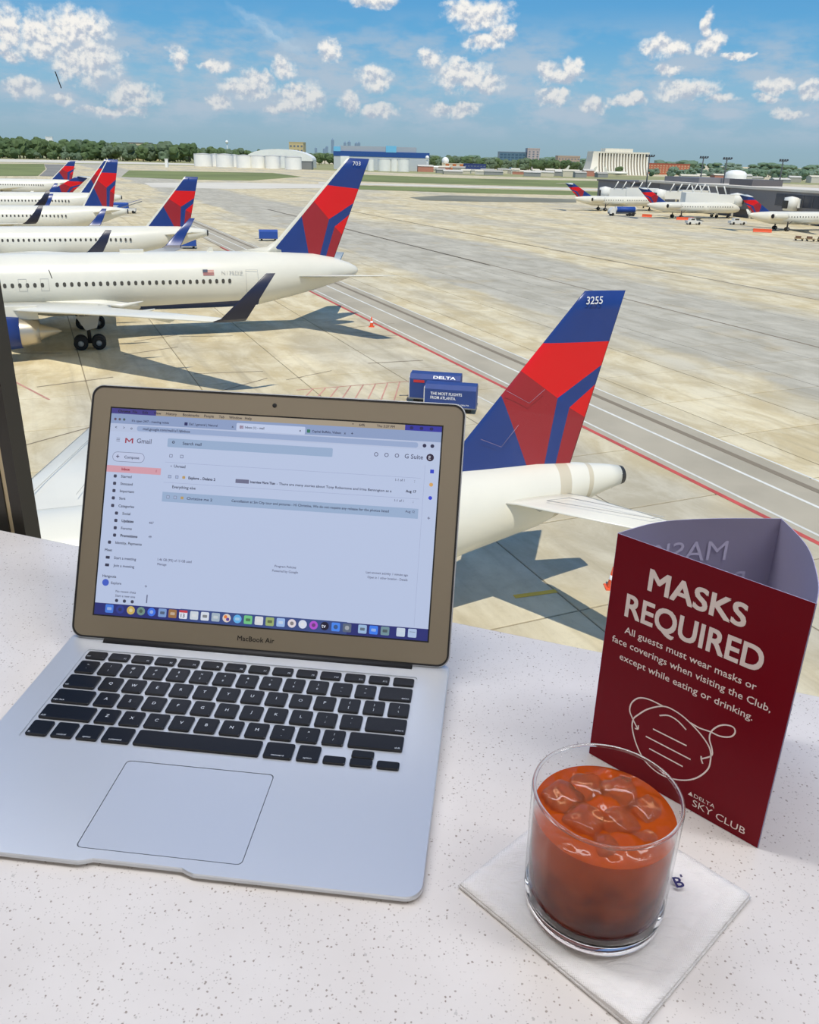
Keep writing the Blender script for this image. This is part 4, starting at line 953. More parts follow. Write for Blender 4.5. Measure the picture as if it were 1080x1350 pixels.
# ================================================================== THE LOUNGE
WALLM = mat('lounge_wall_beige', srgb(214, 200, 178), .85, var=.04)
CEILM = mat('lounge_ceiling', srgb(238, 234, 226), .9)
FLOORM = mat('lounge_carpet', srgb(120, 108, 96), .95, var=.2, vscale=20)
MULL = mat('mullion_dark_bronze', srgb(62, 58, 52), .45, .3)
MULLC = mat('mullion_cream_gasket', srgb(222, 204, 166), .7)
WR = Matrix.Rotation(math.atan2(E2.y, E2.x), 4, 'Z')      # local x along the window wall, y outwards
def wbox(s, t0, t1, n0, n1, z0, z1, mi=0): return s.box(t0, t1, n0, n1, z0, z1, mi, WR)
def struct(name, s, m): o = s.build(name, m); o['kind'] = 'structure'; return o
ZF_ = -1.05; ZC = 2.0
s = MB(); wbox(s, -6, 6, -7, .76, ZF_-.3, ZF_); struct('floor', s, FLOORM)
s = MB(); wbox(s, -6.2, 6.2, -7.2, .80, ZC, ZC+.6); struct('ceiling', s, CEILM)
s = MB(); wbox(s, -6.2, 6.2, -7.2, -7.0, ZF_-.3, ZC); struct('wall_back', s, WALLM)
s = MB(); wbox(s, -6.2, -6.0, -7.0, .76, ZF_-.3, ZC); struct('wall_left', s, WALLM)
s = MB(); wbox(s, 6.0, 6.2, -7.0, .76, ZF_-.3, ZC); struct('wall_right', s, WALLM)
# ceiling luminaires that carry the lamps; the counter one is added with its lamp
LUM = mat('luminaire_frame', srgb(230, 230, 228), .5); DIF = emis('luminaire_diffuser', srgb(235, 242, 255), 1.2)
for t, n, w, d_ in ((0, .50, 4.7, .3), (0, -2.2, 4.1, 1.3)):
    p = thing('ceiling_light', 'long flat ceiling light ' + ('added over the counter, standing in for window light' if n > 0 else 'in the middle of the lounge'), 'light', WP(t, n, 0), math.atan2(E2.y, E2.x))
    s = MB(); s.box(-w/2, w/2, -d_/2, -d_/2+.04, 1.94, ZC); s.box(-w/2, w/2, d_/2-.04, d_/2, 1.94, ZC); s.box(-w/2, -w/2+.04, -d_/2, d_/2, 1.94, ZC); s.box(w/2-.04, w/2, -d_/2, d_/2, 1.94, ZC); s.build('frame', LUM, p)
    s = MB(); s.box(-w/2+.04, w/2-.04, -d_/2+.04, d_/2-.04, 1.97, 1.99); s.build('diffuser', DIF, p)
# window: sill, head, glass panes, mullions
s = MB(); wbox(s, -6, 6, .672, .76, ZF_, ZF_+.12); wbox(s, -6, 6, .672, .76, ZC-.1, ZC); win1 = struct('window_1', s, MULL)
gm = bpy.data.materials.new('window_glass'); gm.use_nodes = True; t = NT(gm.node_tree); t.n.clear()
tr = t.n.new('ShaderNodeBsdfTransparent'); tr.inputs[0].default_value = (.985, .99, .985, 1)
gl = t.n.new('ShaderNodeBsdfGlossy'); gl.inputs['Roughness'].default_value = .0
mx = t.n.new('ShaderNodeMixShader'); t.l.new(t.fresnel(1.25), mx.inputs[0]); t.l.new(tr.outputs[0], mx.inputs[1]); t.l.new(gl.outputs[0], mx.inputs[2])
ou = t.n.new('ShaderNodeOutputMaterial'); t.l.new(mx.outputs[0], ou.inputs[0])
MT = [-5.2, -3.7, -2.2, -.71, 1.05, 2.55, 4.05, 5.5]
edges = [-6]+MT+[6]
for a, b_ in zip(edges[:-1], edges[1:]):
    s = MB(); s.add([WR @ Vector(q) for q in ((a, .700, ZF_+.12), (b_, .700, ZF_+.12), (b_, .700, ZC-.1), (a, .700, ZC-.1))], [(0, 1, 2, 3)]); s.build('glass_pane', gm, win1)
for t_ in MT:
    p = MB(); wbox(p, t_-.006, t_+.010, .672, .694, ZF_+.12, ZC-.1); wbox(p, t_-.05, t_-.0135, .672, .694, ZF_+.12, ZC-.1); p.build('mullion', MULL, win1)
    p = MB(); wbox(p, t_-.0135, t_-.006, .674, .693, ZF_+.12, ZC-.1); p.build('mullion_gasket', MULLC, win1, label='cream gasket strip')
for (t_, z, dx, dz, w) in ((-.5974, .46, .003, .014, .0012), (-.6374, .282, .002, .009, .0012)):
    p = MB(); v = [(t_-dx, .6985, z+dz/2), (t_-dx+w, .6985, z+dz/2), (t_+dx, .6985, z-dz/2), (t_+dx-w, .6985, z-dz/2)]; p.add([WR @ Vector(q) for q in v], [(0, 1, 2, 3)]); p.build('glass_smudge', DMET, win1)

# counter ------------------------------------------------------------
qm = bpy.data.materials.new('speckled_quartz'); qm.use_nodes = True; t = NT(qm.node_tree); b = t.n['Principled BSDF']
g = t.n.new('ShaderNodeNewGeometry'); P = g.outputs['Position']
base = t.mix(t.ramp(t.noise(P, 9, 4), .3, .7), srgb(212, 206, 201), srgb(220, 215, 211))
def specks(scale, thr, size, seed):
    v = t.n.new('ShaderNodeTexVoronoi'); v.inputs['Scale'].default_value = scale; v.inputs['Randomness'].default_value = 1
    off = t.vmath('ADD', P, (seed, seed*1.7, 0)); wv = t.n.new('ShaderNodeTexNoise'); t.l.new(off, wv.inputs['Vector']); wv.inputs['Scale'].default_value = scale*1.4
    off = t.vmath('ADD', off, t.vmath('MULTIPLY', t.vmath('SUBTRACT', wv.outputs['Color'], (.5, .5, .5)), (.5/scale, .5/scale, 0)))
    t.l.new(off, v.inputs['Vector'])
    sc = t.n.new('ShaderNodeSeparateColor'); t.l.new(v.outputs['Color'], sc.inputs[0])
    near = t.math('SUBTRACT', 1.0, t.ramp(v.outputs['Distance'], size*.6, size))
    return t.math('MULTIPLY', near, t.math('GREATER_THAN', sc.outputs[0], thr)), sc.outputs[1]
m1, c1_ = specks(390, .77, .30, 3.1); m2, c2_ = specks(680, .74, .32, 7.7); m3, c3_ = specks(230, .965, .26, 1.3)
col = t.mix(t.math('MULTIPLY', m2, .42), base, srgb(140, 130, 122))
col = t.mix(t.math('MULTIPLY', m1, .72), col, t.mix(c1_, srgb(150, 142, 134), srgb(112, 92, 74)))
col = t.mix(t.math('MULTIPLY', m3, .5), col, t.mix(c3_, srgb(168, 166, 162), srgb(120, 112, 104)))
t.l.new(col, b.inputs['Base Color']); b.inputs['Roughness'].default_value = .22; b.inputs['Specular IOR Level'].default_value = .5
s = MB(); wbox(s, -1.7, 1.7, .03, .652, -.03, 0)
ctr = MB.build(s, 'counter_top', qm)
bv = ctr.modifiers.new('bevel', 'BEVEL'); bv.width = .002; bv.segments = 2
tag(ctr, 'white speckled quartz window counter under the laptop and drink', 'counter')
s = MB(); wbox(s, -1.55, -1.45, .10, .60, ZF_, -.03); wbox(s, 1.45, 1.55, .10, .60, ZF_, -.03); s.build('counter_leg', WALLM, ctr)

# ================================================================== LAPTOP
LW, LD = .325, .227; LX, LY, LYAW, LID = -.1250, .5972, -.1032, .4381
ZB, ZFR = .0145, .005; LL = .219
ALU = mat('aluminium', srgb(204, 208, 214), .34, .55, var=.02, vscale=3)
ALUD = mat('aluminium_lid_shaded', srgb(138, 128, 110), .42, .30, var=.02, vscale=3)  # same silver aluminium, made darker and browner to carry the backlit shade
GASK = mat('black_gasket', srgb(24, 24, 26), .6)
KEYM = mat('key_black', srgb(8, 10, 18), .32, spec=.35)
LEG = mat('key_legend_white', srgb(205, 212, 222), .5)
lap = thing('laptop', 'open silver laptop showing an email inbox on the counter', 'laptop', (LX, LY, 0), LYAW)
def top(x, y): return ZB+(ZFR-ZB)*y/LD           # y measured from the rear edge to the front
def LP_(x, y, z=0.0): return Vector((x-LW/2, -y, top(x, y)+z))
outline = []
R_ = .011
for cx, cy, a0 in ((LW-R_, .006, 0),):
    pass
def base_outline(ins):
    pts = []
    def corner(cx, cy, a0, r):
        for k in range(9):
            a = math.radians(a0+90*k/8); pts.append((cx+r*math.cos(a), cy+r*math.sin(a)))
    i = ins
    corner(LW-R_, LD-R_, 0, R_-i)                      # front right (y grows to the front)
    # scoop in the middle of the front edge
    c = .1525; half = .032
    for dx, dy in ((half+.004, 0), (half, .0012), (half-.004, .0030), (-(half-.004), .0030), (-half, .0012), (-(half+.004), 0)):
        pts.append((c+dx, LD-i-dy))
    corner(R_, LD-R_, 90, R_-i)
    corner(.005, .005, 180, .005-min(i, .004)); corner(LW-.005, .005, 270, .005-min(i, .004))
    return pts
KX, KY, KP, KW = .0239, .0343, .0185, .01905
wellL, wellR, wellT, wellB = KX-.0016, KX+14.5*KW+.0006, KY-.0146, KY+5*KP+.0016
TPX, TPY = .110, .1409
bm = bmesh.new()
def loop(pts, z, f=None):
    vs = [bm.verts.new(LP_(x, y, z) if f is None else f(x, y)) for x, y in pts]; es = [bm.edges.new((vs[i], vs[(i+1) % len(vs)])) for i in range(len(vs))]; return vs, es
def bridge(a, b):
    n = len(a)
    for i in range(n): bm.faces.new((a[i], a[(i+1) % n], b[(i+1) % n], b[i]))
o0, e0 = loop(base_outline(.0006), 0)
well = rrect(wellL, wellR, wellT, wellB, .0025, 4); w0, we = loop(well, 0)
tpo = rrect(TPX, TPX+.105, TPY, TPY+.076, .0032, 4); t0, te = loop(tpo, 0)
hin = [(.030, -.0001+.0035), (LW-.030, .0035), (LW-.030, .0098), (.030, .0098)]; h0_, he = loop(hin, 0)
bmesh.ops.triangle_fill(bm, use_beauty=True, edges=e0+we+te+he)
w1, _ = loop(well, -.0012); bridge(w0, w1); bm.faces.new(w1)
t1, _ = loop(tpo, -.0008); bridge(t0, t1); bm.faces.new(t1)
h1_, _ = loop(hin, -.004); bridge(h0_, h1_); bm.faces.new(h1_)
o1, _ = loop(base_outline(0), -.0007); bridge(o0, o1)
def under(ins, zf): return lambda x, y: Vector((x-LW/2, -y, zf))
o2, _ = loop(base_outline(.0), 0, lambda x, y: Vector((x-LW/2, -y, max(top(x, y)-.0028-.004*(1-y/LD), .0022)))); bridge(o1, o2)
o3, _ = loop(base_outline(.006), 0, under(0, .0016)); bridge(o2, o3); bm.faces.new(o3)
bmesh.ops.recalc_face_normals(bm, faces=bm.faces)
me = bpy.data.meshes.new('base'); bm.to_mesh(me); bm.free(); me.materials.append(ALU); base_o = link('base', me, lap)
# trackpad
s = MB(); tp = rrect(TPX+.0006, TPX+.1044, TPY+.0006, TPY+.0754, .003, 4)
s.add([LP_(x, y, -.0008) for x, y in tp]+[LP_(x, y, -.0001) for x, y in tp], [tuple(range(len(tp), 2*len(tp)))]+[(i, (i+1) % len(tp), (i+1) % len(tp)+len(tp), i+len(tp)) for i in range(len(tp))])
s.build('trackpad', mat('trackpad_glass', srgb(196, 202, 212), .3, .4), lap)
s = MB(); g_ = [LP_(x, y, -.00075) for x, y in rrect(TPX, TPX+.105, TPY, TPY+.076, .0032, 4)]; s.add(g_, [tuple(range(len(g_)))]); s.build('trackpad_gap', mat('trackpad_gap_dark', srgb(70, 76, 88), .7), lap)
# hinge barrel
s = MB(); s.tube([(.031-LW/2, -.0065, ZB-.0012), (LW-.031-LW/2, -.0065, ZB-.0012)], .0034, 0, 14); s.build('hinge', GASK, lap)
for x, y in ((.03, .02), (LW-.03, .02), (.03, LD-.025), (LW-.03, LD-.025)):
    s = MB(); s.lathe([(.001, 0), (.006, 0), (.0065, .0008), (.0065, .0022), (.001, .0022)], 16, 0, (x-LW/2, -y, 0)); s.build('rubber_foot', GASK, lap)
# keys
tiltx = math.atan2(ZB-ZFR, LD)
_km = {}
def key_mesh(w, d_):
    k_ = (round(w, 5), round(d_, 5))
    if k_ in _km: return _km[k_]
    s = MB(); n = None; rings = []
    for ins, z in ((0, -.0012), (0, .0003), (.00035, .0007), (.001, .00075)):
        rings.append([(x, y, z) for x, y in rrect(-w/2+ins, w/2-ins, -d_/2+ins, d_/2-ins, .0014, 3)])
    s.loft(rings, 0, True, False); _km[k_] = s.mesh('key', KEYM); return _km[k_]
def key(xu, yc, wu, legend=None, h=.0153, corner=None, sub=None, size=.0030):
    w = wu*KW-.0032; xc = KX+(xu+wu/2)*KW
    o = link('key', key_mesh(w, h), lap); M = Matrix.Translation(LP_(xc, yc, 0)) @ Matrix.Rotation(tiltx, 4, 'X'); o.matrix_local = M
    if legend: text('key_legend', legend, Matrix.Translation((0, -size*.5+(.0027 if sub else .0002), .00082)), LEG, o, height=size, align='c')
    if sub: text('key_legend', sub, Matrix.Translation((0, -size-.0016, .00082)), LEG, o, height=size, align='c')
    if corner:
        al, txt = corner; xx = {'l': -w/2+.0016, 'r': w/2-.0016, 'c': 0}[al]
        text('key_legend', txt, Matrix.Translation((xx, -h/2+.0016, .00082)), LEG, o, height=.0017, align=al)
    return o
rowy = [KY+(r+.5)*KP for r in range(5)]
fy = KY-.0068; fwid = 14.5/14
for i, lb in enumerate(['esc', 'F1', 'F2', 'F3', 'F4', 'F5', 'F6', 'F7', 'F8', 'F9', 'F10', 'F11', 'F12', None]):
    key(i*fwid, fy, fwid, None, h=.0092, corner=('l' if i == 0 else 'r', lb) if lb else None)
pw_ = MB()
for i, (a, b_) in enumerate(zip('`1234567890-=', '~!@#$%^&*()_+')): key(i, rowy[0], 1, b_, sub=a, size=.0022)
key(13, rowy[0], 1.5, corner=('r', 'delete'))
key(0, rowy[1], 1.5, corner=('l', 'tab'))
for i, a in enumerate('QWERTYUIOP'): key(1.5+i, rowy[1], 1, a)
for i, (a, b_) in enumerate(zip('[]\\', '{}|')): key(11.5+i, rowy[1], 1, b_, sub=a, size=.0022)
key(0, rowy[2], 1.75, corner=('l', 'caps lock'))
for i, a in enumerate('ASDFGHJKL'): key(1.75+i, rowy[2], 1, a)
for i, (a, b_) in enumerate(zip(";'", ':"')): key(10.75+i, rowy[2], 1, b_, sub=a, size=.0022)
key(12.75, rowy[2], 1.75, corner=('r', 'return'))
key(0, rowy[3], 2.25, corner=('l', 'shift'))
for i, a in enumerate('ZXCVBNM'): key(2.25+i, rowy[3], 1, a)
for i, (a, b_) in enumerate(zip(',./', '<>?')): key(9.25+i, rowy[3], 1, b_, sub=a, size=.0022)
key(12.25, rowy[3], 2.25, corner=('r', 'shift'))
x = 0
for w, tx in ((1, 'fn'), (1, 'control'), (1, 'option'), (1.25, 'command'), (5, None), (1.25, 'command'), (1, 'option')):
    key(x, rowy[4], w, corner=('l' if tx == 'fn' else 'c', tx) if tx else None); x += w
key(11.5, rowy[4]+.0040, 1, None, h=.0072); key(12.5, rowy[4]-.0040, 1, None, h=.0072); key(12.5, rowy[4]+.0040, 1, None, h=.0072); key(13.5, rowy[4]+.0040, 1, None, h=.0072)

# lid ---------------------------------------------------------------
sl, cl = math.sin(LID), math.cos(LID)
HY = .006
LM = Matrix(((1, 0, 0, -LW/2), (0, sl, -cl, -HY), (0, cl, sl, ZB), (0, 0, 0, 1)))     # lid plane: x right, y up the lid, z towards the viewer
def lidprism(s, poly, z0, z1, mi=0): return s.prism(poly, z0, z1, mi, LM)
s = MB(); oo = rrect(0, LW, .0005, LL, .0105, 8); ii = rrect(.0012, LW-.0012, .0017, LL-.0012, .0095, 8); back = rrect(.004, LW-.004, .004, LL-.004, .009, 8)
rings = [[LM @ Vector((x, y, z)) for x, y in pl] for pl, z in ((ii, -.0005), (oo, -.0008), (oo, -.0022), (back, -.0046))]
s.loft(rings, 0, True, False); s.build('lid', ALU, lap)
s = MB(); a = rrect(.0009, LW-.0009, .0014, LL-.0009, .0098, 8); b_ = rrect(.0024, LW-.0024, .0029, LL-.0024, .0085, 8)
s.loft([[LM @ Vector((x, y, z)) for x, y in pl] for pl, z in ((a, -.0006), (a, .0003), (b_, .0003), (b_, -.0006))], 0, False, False); s.build('lid_gasket', GASK, lap)
BZ, SCR_ = .0214, .1776; SXL = (LW-.2865)/2; SWd = .2865
s = MB(); a = rrect(.0022, LW-.0022, .0027, LL-.0022, .0087, 8); hole = [(LW-SXL+.0012, BZ+SCR_+.0012), (SXL-.0012, BZ+SCR_+.0012), (SXL-.0012, BZ-.0012), (LW-SXL+.0012, BZ-.0012)]
bm = bmesh.new()
va = [bm.verts.new(LM @ Vector((x, y, 0))) for x, y in a]; ea = [bm.edges.new((va[i], va[(i+1) % len(va)])) for i in range(len(va))]
vh = [bm.verts.new(LM @ Vector((x, y, 0))) for x, y in hole]; eh = [bm.edges.new((vh[i], vh[(i+1) % 4])) for i in range(4)]
bmesh.ops.triangle_fill(bm, use_beauty=True, edges=ea+eh)
for lp_ in (va, vh):
    bk_ = [bm.verts.new(v.co - (LM.to_3x3() @ Vector((0, 0, .0006)))) for v in lp_]
    for i in range(len(lp_)): bm.faces.new((lp_[i], lp_[(i+1) % len(lp_)], bk_[(i+1) % len(lp_)], bk_[i]))
bmesh.ops.recalc_face_normals(bm, faces=bm.faces)
me = bpy.data.meshes.new('bezel'); bm.to_mesh(me); bm.free(); me.materials.append(ALUD); bez = link('bezel', me, lap)
s = MB(); s.box(SXL-.0012, LW-SXL+.0012, BZ-.0012, BZ+SCR_+.0012, -.0008, -.0003, 0, LM); s.build('screen_border', GASK, lap)
s = MB(); s.lathe([(.0001, .0002), (.0014, .0002), (.0019, .0001), (.0019, -.0002)], 18); 
for i, v in enumerate(s.v): s.v[i] = LM @ Vector((v[0]+LW/2, v[1]+(BZ+SCR_+LL)/2, v[2]+.0001))
s.build('webcam', GASK, bez)
text('maker_lettering', 'MacBook Air', LM @ Matrix.Translation((LW/2-.0005, .0092, .0002)), mat('dark_print', srgb(26, 24, 22), .6), bez, width=.0315, height=.0042, align='c', bold=.01)
# screen content: 1440 x 900 grid
def PX(x, y, z=0.0): return LM @ Vector((SXL+SWd*x/1440, BZ+SCR_*(1-y/900), z))
SCRM = bpy.data.materials.new('screen_light'); SCRM.use_nodes = True; t = NT(SCRM.node_tree); b = t.n['Principled BSDF']
b.inputs['Base Color'].default_value = (.02, .02, .02, 1); b.inputs['Roughness'].default_value = .35; b.inputs['Specular IOR Level'].default_value = .3
b.inputs['Emission Color'].default_value = srgb(178, 191, 220); b.inputs['Emission Strength'].default_value = 1.0
s = MB(); s.add([PX(0, 0), PX(1440, 0), PX(1440, 900), PX(0, 900)], [(3, 2, 1, 0)])
for i, v in enumerate(s.v): s.v[i] = Vector(v) + (LM.to_3x3() @ Vector((0, 0, -.0002)))
scr = s.build('screen', SCRM, lap)
lay = [0]
def ui(name, x0, y0, x1, y1, col, r=0, lvl=1, label=None):
    m = emis('ui_%d_%d_%d' % col, srgb(*col)); s = MB(); z = -.0002+lvl*.00003
    pts = rrect(x0, x1, y0, y1, r, 4) if r else [(x0, y0), (x1, y0), (x1, y1), (x0, y1)]
    s.add([PX(x, y, z) for x, y in pts], [tuple(range(len(pts)))]); o = s.build(name, m, scr)
    return o
def ut(x, y, s_, px=13, col=(36, 40, 60), bold=False, width=None, align='l'):
    m = emis('uit_%d_%d_%d' % col, srgb(*col)); k = SWd/1440
    Mx = LM @ Matrix.Translation((SXL+SWd*x/1440, BZ+SCR_*(1-(y+px*.36)/900), .0000))
    return text('screen_text', s_, Mx, m, scr, height=px*.72*k*1.15, width=width*k if width else None, off=0.0, bold=.03 if bold else .012, align=align)
# menu bar: reflections painted in as colour, warm in the middle, blue at the ends
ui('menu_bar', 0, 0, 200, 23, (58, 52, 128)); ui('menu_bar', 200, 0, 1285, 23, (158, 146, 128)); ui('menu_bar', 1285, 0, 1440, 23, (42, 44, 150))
for x, w in ((30, 'Chrome'), (95, 'File'), (140, 'Edit'), (190, 'View'), (245, 'History'), (320, 'Bookmarks'), (415, 'People'), (480, 'Tab'), (525, 'Window'), (595, 'Help')): ut(x, 12, w, 14, (30, 26, 40), x == 30)
ut(1090, 12, '64%', 13, (30, 26, 40)); ut(1165, 12, 'Thu 3:37 PM', 13, (30, 26, 40)); ut(1060, 12, '*', 13, (30, 26, 40))
for k in range(3): ui('menu_icon', 1305+k*42, 5, 1320+k*42, 18, (24, 24, 90), 5, 2)
# tab strip and toolbar
ui('tab_strip', 0, 23, 1440, 66, (134, 152, 190)); ui('toolbar', 0, 66, 1440, 101, (176, 188, 216)); ui('active_tab', 560, 34, 860, 67, (186, 198, 226), 5, 2)
for k, c in enumerate(((90, 70, 90), (90, 84, 90), (70, 90, 90))): ui('window_button', 14+k*20, 42, 25+k*20, 53, c, 5, 2)
ut(95, 51, 'It\'s open 24/7 - meeting notes', 12, (30, 36, 66)); ui('tab_icon', 330, 44, 344, 58, (26, 34, 90), 2, 2); ut(352, 51, 'Eat! | general | Natural', 12, (30, 36, 66))
ui('tab_icon', 574, 44, 592, 58, (120, 70, 90), 2, 2); ut(598, 51, 'Inbox (1) - mail', 12, (30, 36, 66)); ui('tab_icon', 868, 44, 882, 58, (40, 110, 90), 2, 2); ut(890, 51, 'Capital Buffalo, Videos', 12, (30, 36, 66))
ut(540, 51, 'x', 13, (40, 44, 70)); ut(835, 51, 'x', 13, (40, 44, 70)); ut(1028, 51, 'x', 13, (40, 44, 70)); ut(1058, 51, '+', 16, (40, 44, 70))
ui('address_bar', 120, 72, 1345, 95, (146, 164, 200), 10, 2); ut(148, 84, 'mail.google.com/mail/u/1/#inbox', 14, (34, 40, 66)); ut(22, 84, '<', 15, (34, 38, 62)); ut(58, 84, '>', 15, (110, 116, 140)); ut(92, 84, 'o', 15, (34, 38, 62))
for x in (1372, 1405): ui('toolbar_icon', x-8, 76, x+8, 92, (34, 36, 70), 8, 2)
# mail header
for k in range(3): ui('menu_lines', 32, 130+k*6, 48, 132+k*6, (90, 92, 116))
for a in (((72, 128), (78, 128), (78, 150), (72, 150)), ((102, 128), (108, 128), (108, 150), (102, 150)), ((72, 128), (79, 128), (90, 139), (90, 146)), ((108, 128), (101, 128), (90, 139), (90, 146))):
    s = MB(); s.add([PX(x, y, -.00012) for x, y in a], [(0, 1, 2, 3)]); s.build('mail_logo', emis('ui_150_50_70', srgb(150, 50, 70)), scr)
ut(125, 138, 'Gmail', 25, (90, 94, 118))
ui('search_box', 262, 118, 985, 156, (146, 168, 200), 5, 1); ui('search_icon', 282, 128, 294, 140, (44, 48, 76), 6, 2); ui('search_icon', 285, 131, 291, 137, (146, 168, 200), 3, 3); ut(330, 137, 'Search mail', 16, (44, 48, 76))
for x in (1171, 1215, 1259): ui('header_icon', x-9, 124, x+9, 142, (92, 96, 124), 9, 1); ui('header_icon', x-6, 127, x+6, 139, (178, 191, 220), 6, 2)
ut(1292, 134, 'G Suite', 23, (80, 84, 112)); ui('avatar', 1383, 117, 1415, 149, (34, 22, 52), 16, 1); ut(1393, 134, 'E', 18, (210, 214, 232))
# side bar
ui('compose_button', 21, 190, 165, 233, (110, 116, 146), 21, 1); ui('compose_button', 23, 192, 163, 231, (184, 194, 222), 19, 2); ut(75, 212, 'Compose', 15, (50, 54, 82)); ut(38, 212, '+', 26, (60, 50, 80))
ui('inbox_highlight', 0, 251, 243, 280, (204, 152, 166), 0, 1); ut(68, 265, 'Inbox', 14, (150, 40, 60), True); ut(222, 265, '1', 13, (150, 40, 60))
for y, s_, b_ in ((297, 'Starred', 0), (329, 'Snoozed', 0), (361, 'Important', 0), (393, 'Sent', 0), (426, 'Categories', 0), (458, 'Social', 0), (490, 'Updates', 1), (522, 'Forums', 0), (554, 'Promotions', 1), (586, 'Identity, Payments', 0)):
    ind = 20 if y in (458, 490, 522, 554) else 0
    ut(68+ind, y, s_, 14, (34, 36, 56), b_); ui('sidebar_icon', 34+ind, y-7, 48+ind, y+7, (58, 60, 82), 4, 1)
ut(210, 490, '467', 12, (80, 84, 108)); ut(213, 551, '49', 12, (80, 84, 108))
ut(24, 620, 'Meet', 14, (34, 36, 56)); ut(68, 652, 'Start a meeting', 14, (60, 64, 88)); ut(68, 685, 'Join a meeting', 14, (60, 64, 88))
ui('sidebar_icon', 30, 646, 48, 658, (52, 54, 76), 2, 1); ui('sidebar_icon', 30, 679, 48, 691, (52, 54, 76), 2, 1)
ut(24, 733, 'Hangouts', 14, (34, 36, 56)); ui('avatar', 24, 746, 54, 776, (66, 92, 190), 15, 1); ut(64, 761, 'Explore', 13, (60, 64, 88)); ut(215, 765, '+', 18, (80, 84, 108))
ut(88, 795, 'No recent chats', 12, (84, 88, 112)); ut(88, 814, 'Start a new one', 12, (84, 88, 112))
for x in (95, 130, 165): ui('sidebar_icon', x-7, 828, x+7, 842, (58, 60, 82), 6, 1)
ui('scroll_bar', 226, 800, 231, 836, (100, 106, 134), 2, 1)
# message list
for (x, y) in ((282, 194), (330, 194)): ui('list_icon', x-7, y-7, x+7, y+7, (90, 94, 122), 2, 1); ui('list_icon', x-5, y-5, x+5, y+5, (178, 191, 220), 1, 2)
ut(300, 238, 'Unread', 15, (34, 38, 62)); ut(284, 238, 'v', 12, (90, 94, 120))
for y in (285, 374):
    if y == 374: ui('message_row', 258, 352, 1365, 394, (148, 170, 202), 0, 1)
    for k in range(2): ui('list_icon', 277+k*32, y-8, 291+k*32, y+6, (120, 126, 154), 2, 2); ui('list_icon', 279+k*32, y-6, 289+k*32, y+4, (160, 176, 208), 1, 3)
    ui('star_icon', 340, y-7, 353, y+5, (178, 150, 100), 3, 2)
ut(368, 285, 'Explore .. Delano 2', 14, (46, 48, 74), True, width=118)
ui('message_label', 575, 276, 634, 293, (104, 106, 134), 2, 2); ut(640, 285, 'Interview More Than', 13, (46, 48, 74), True, width=108)
ut(755, 285, '- There are many stories about Tony Robertone and Irma Bennngton as a', 13, (48, 52, 78), width=492); ut(1350, 281, 'Aug 17', 13, (40, 42, 66), True, align='r')
ut(300, 328, 'Everything else', 15, (34, 38, 62)); ut(1260, 236, '1-1 of 1', 12, (80, 84, 110)); ut(1262, 323, '1-1 of 1', 12, (80, 84, 110)); ut(1340, 236, ':', 15, (48, 52, 78)); ut(1340, 323, ':', 15, (48, 52, 78))
ut(368, 374, 'Christine me 2', 14, (56, 60, 90), width=112); ut(565, 371, 'Cancellation at Sin City tour and pictures - Hi Christine, We do not require any release for the photos listed', 13, (44, 48, 76), width=676); ut(1350, 366, 'Aug 12', 12, (80, 84, 110), align='r')
ui('row_line', 258, 222, 1365, 223, (140, 150, 186)); ui('row_line', 258, 310, 1365, 311, (140, 150, 186))
ut(262, 645, '1.46 GB (9%) of 15 GB used', 13, (90, 94, 120), width=150); ut(262, 665, 'Manage', 12, (90, 94, 120))
ut(820, 636, 'Program Policies', 12, (90, 94, 120), align='c'); ut(820, 656, 'Powered by Google', 12, (90, 94, 120), align='c')
ut(1340, 633, 'Last account activity: 1 minute ago', 12, (90, 94, 120), align='r', width=176); ut(1340, 653, 'Open in 1 other location - Details', 12, (90, 94, 120), align='r', width=168)
ui('side_panel_icon', 1403, 183, 1419, 199, (40, 60, 190), 2); ui('side_panel_icon', 1403, 239, 1419, 255, (206, 160, 96), 7); ui('side_panel_icon', 1403, 295, 1419, 311, (40, 60, 200), 8); ut(1405, 389, '+', 20, (80, 84, 112))
ui('side_panel_line', 1380, 165, 1381, 845, (150, 160, 194))
# dock
ui('dock', 0, 850, 1440, 900, (40, 46, 112), 0, 1); ui('dock', 380, 848, 1100, 900, (56, 74, 130), 0, 2)
dock = [(66, (70, 120, 214)), (114, (46, 60, 140)), (162, (196, 170, 90)), (207, (110, 140, 130)), (254, (60, 110, 220)), (302, (120, 150, 200)), (347, (150, 110, 70)), (394, (214, 220, 232)), (442, (196, 206, 216)), (489, (206, 214, 226)), (536, (160, 176, 190)), (584, (214, 200, 190)), (631, (96, 170, 226)), (677, (110, 190, 130)), (724, (206, 210, 216)), (771, (150, 170, 110)), (818, (150, 180, 226)), (866, (214, 206, 214)), (912, (206, 214, 230)), (959, (170, 80, 200)), (1006, (30, 26, 50)), (1053, (70, 130, 230)), (1101, (90, 100, 120)), (1166, (150, 180, 214)), (1213, (60, 120, 230)), (1261, (110, 140, 150)), (1327, (190, 204, 220)), (1375, (170, 190, 220))]
rounds = {114, 162, 207, 254, 584, 866, 912, 959, 1006, 631}
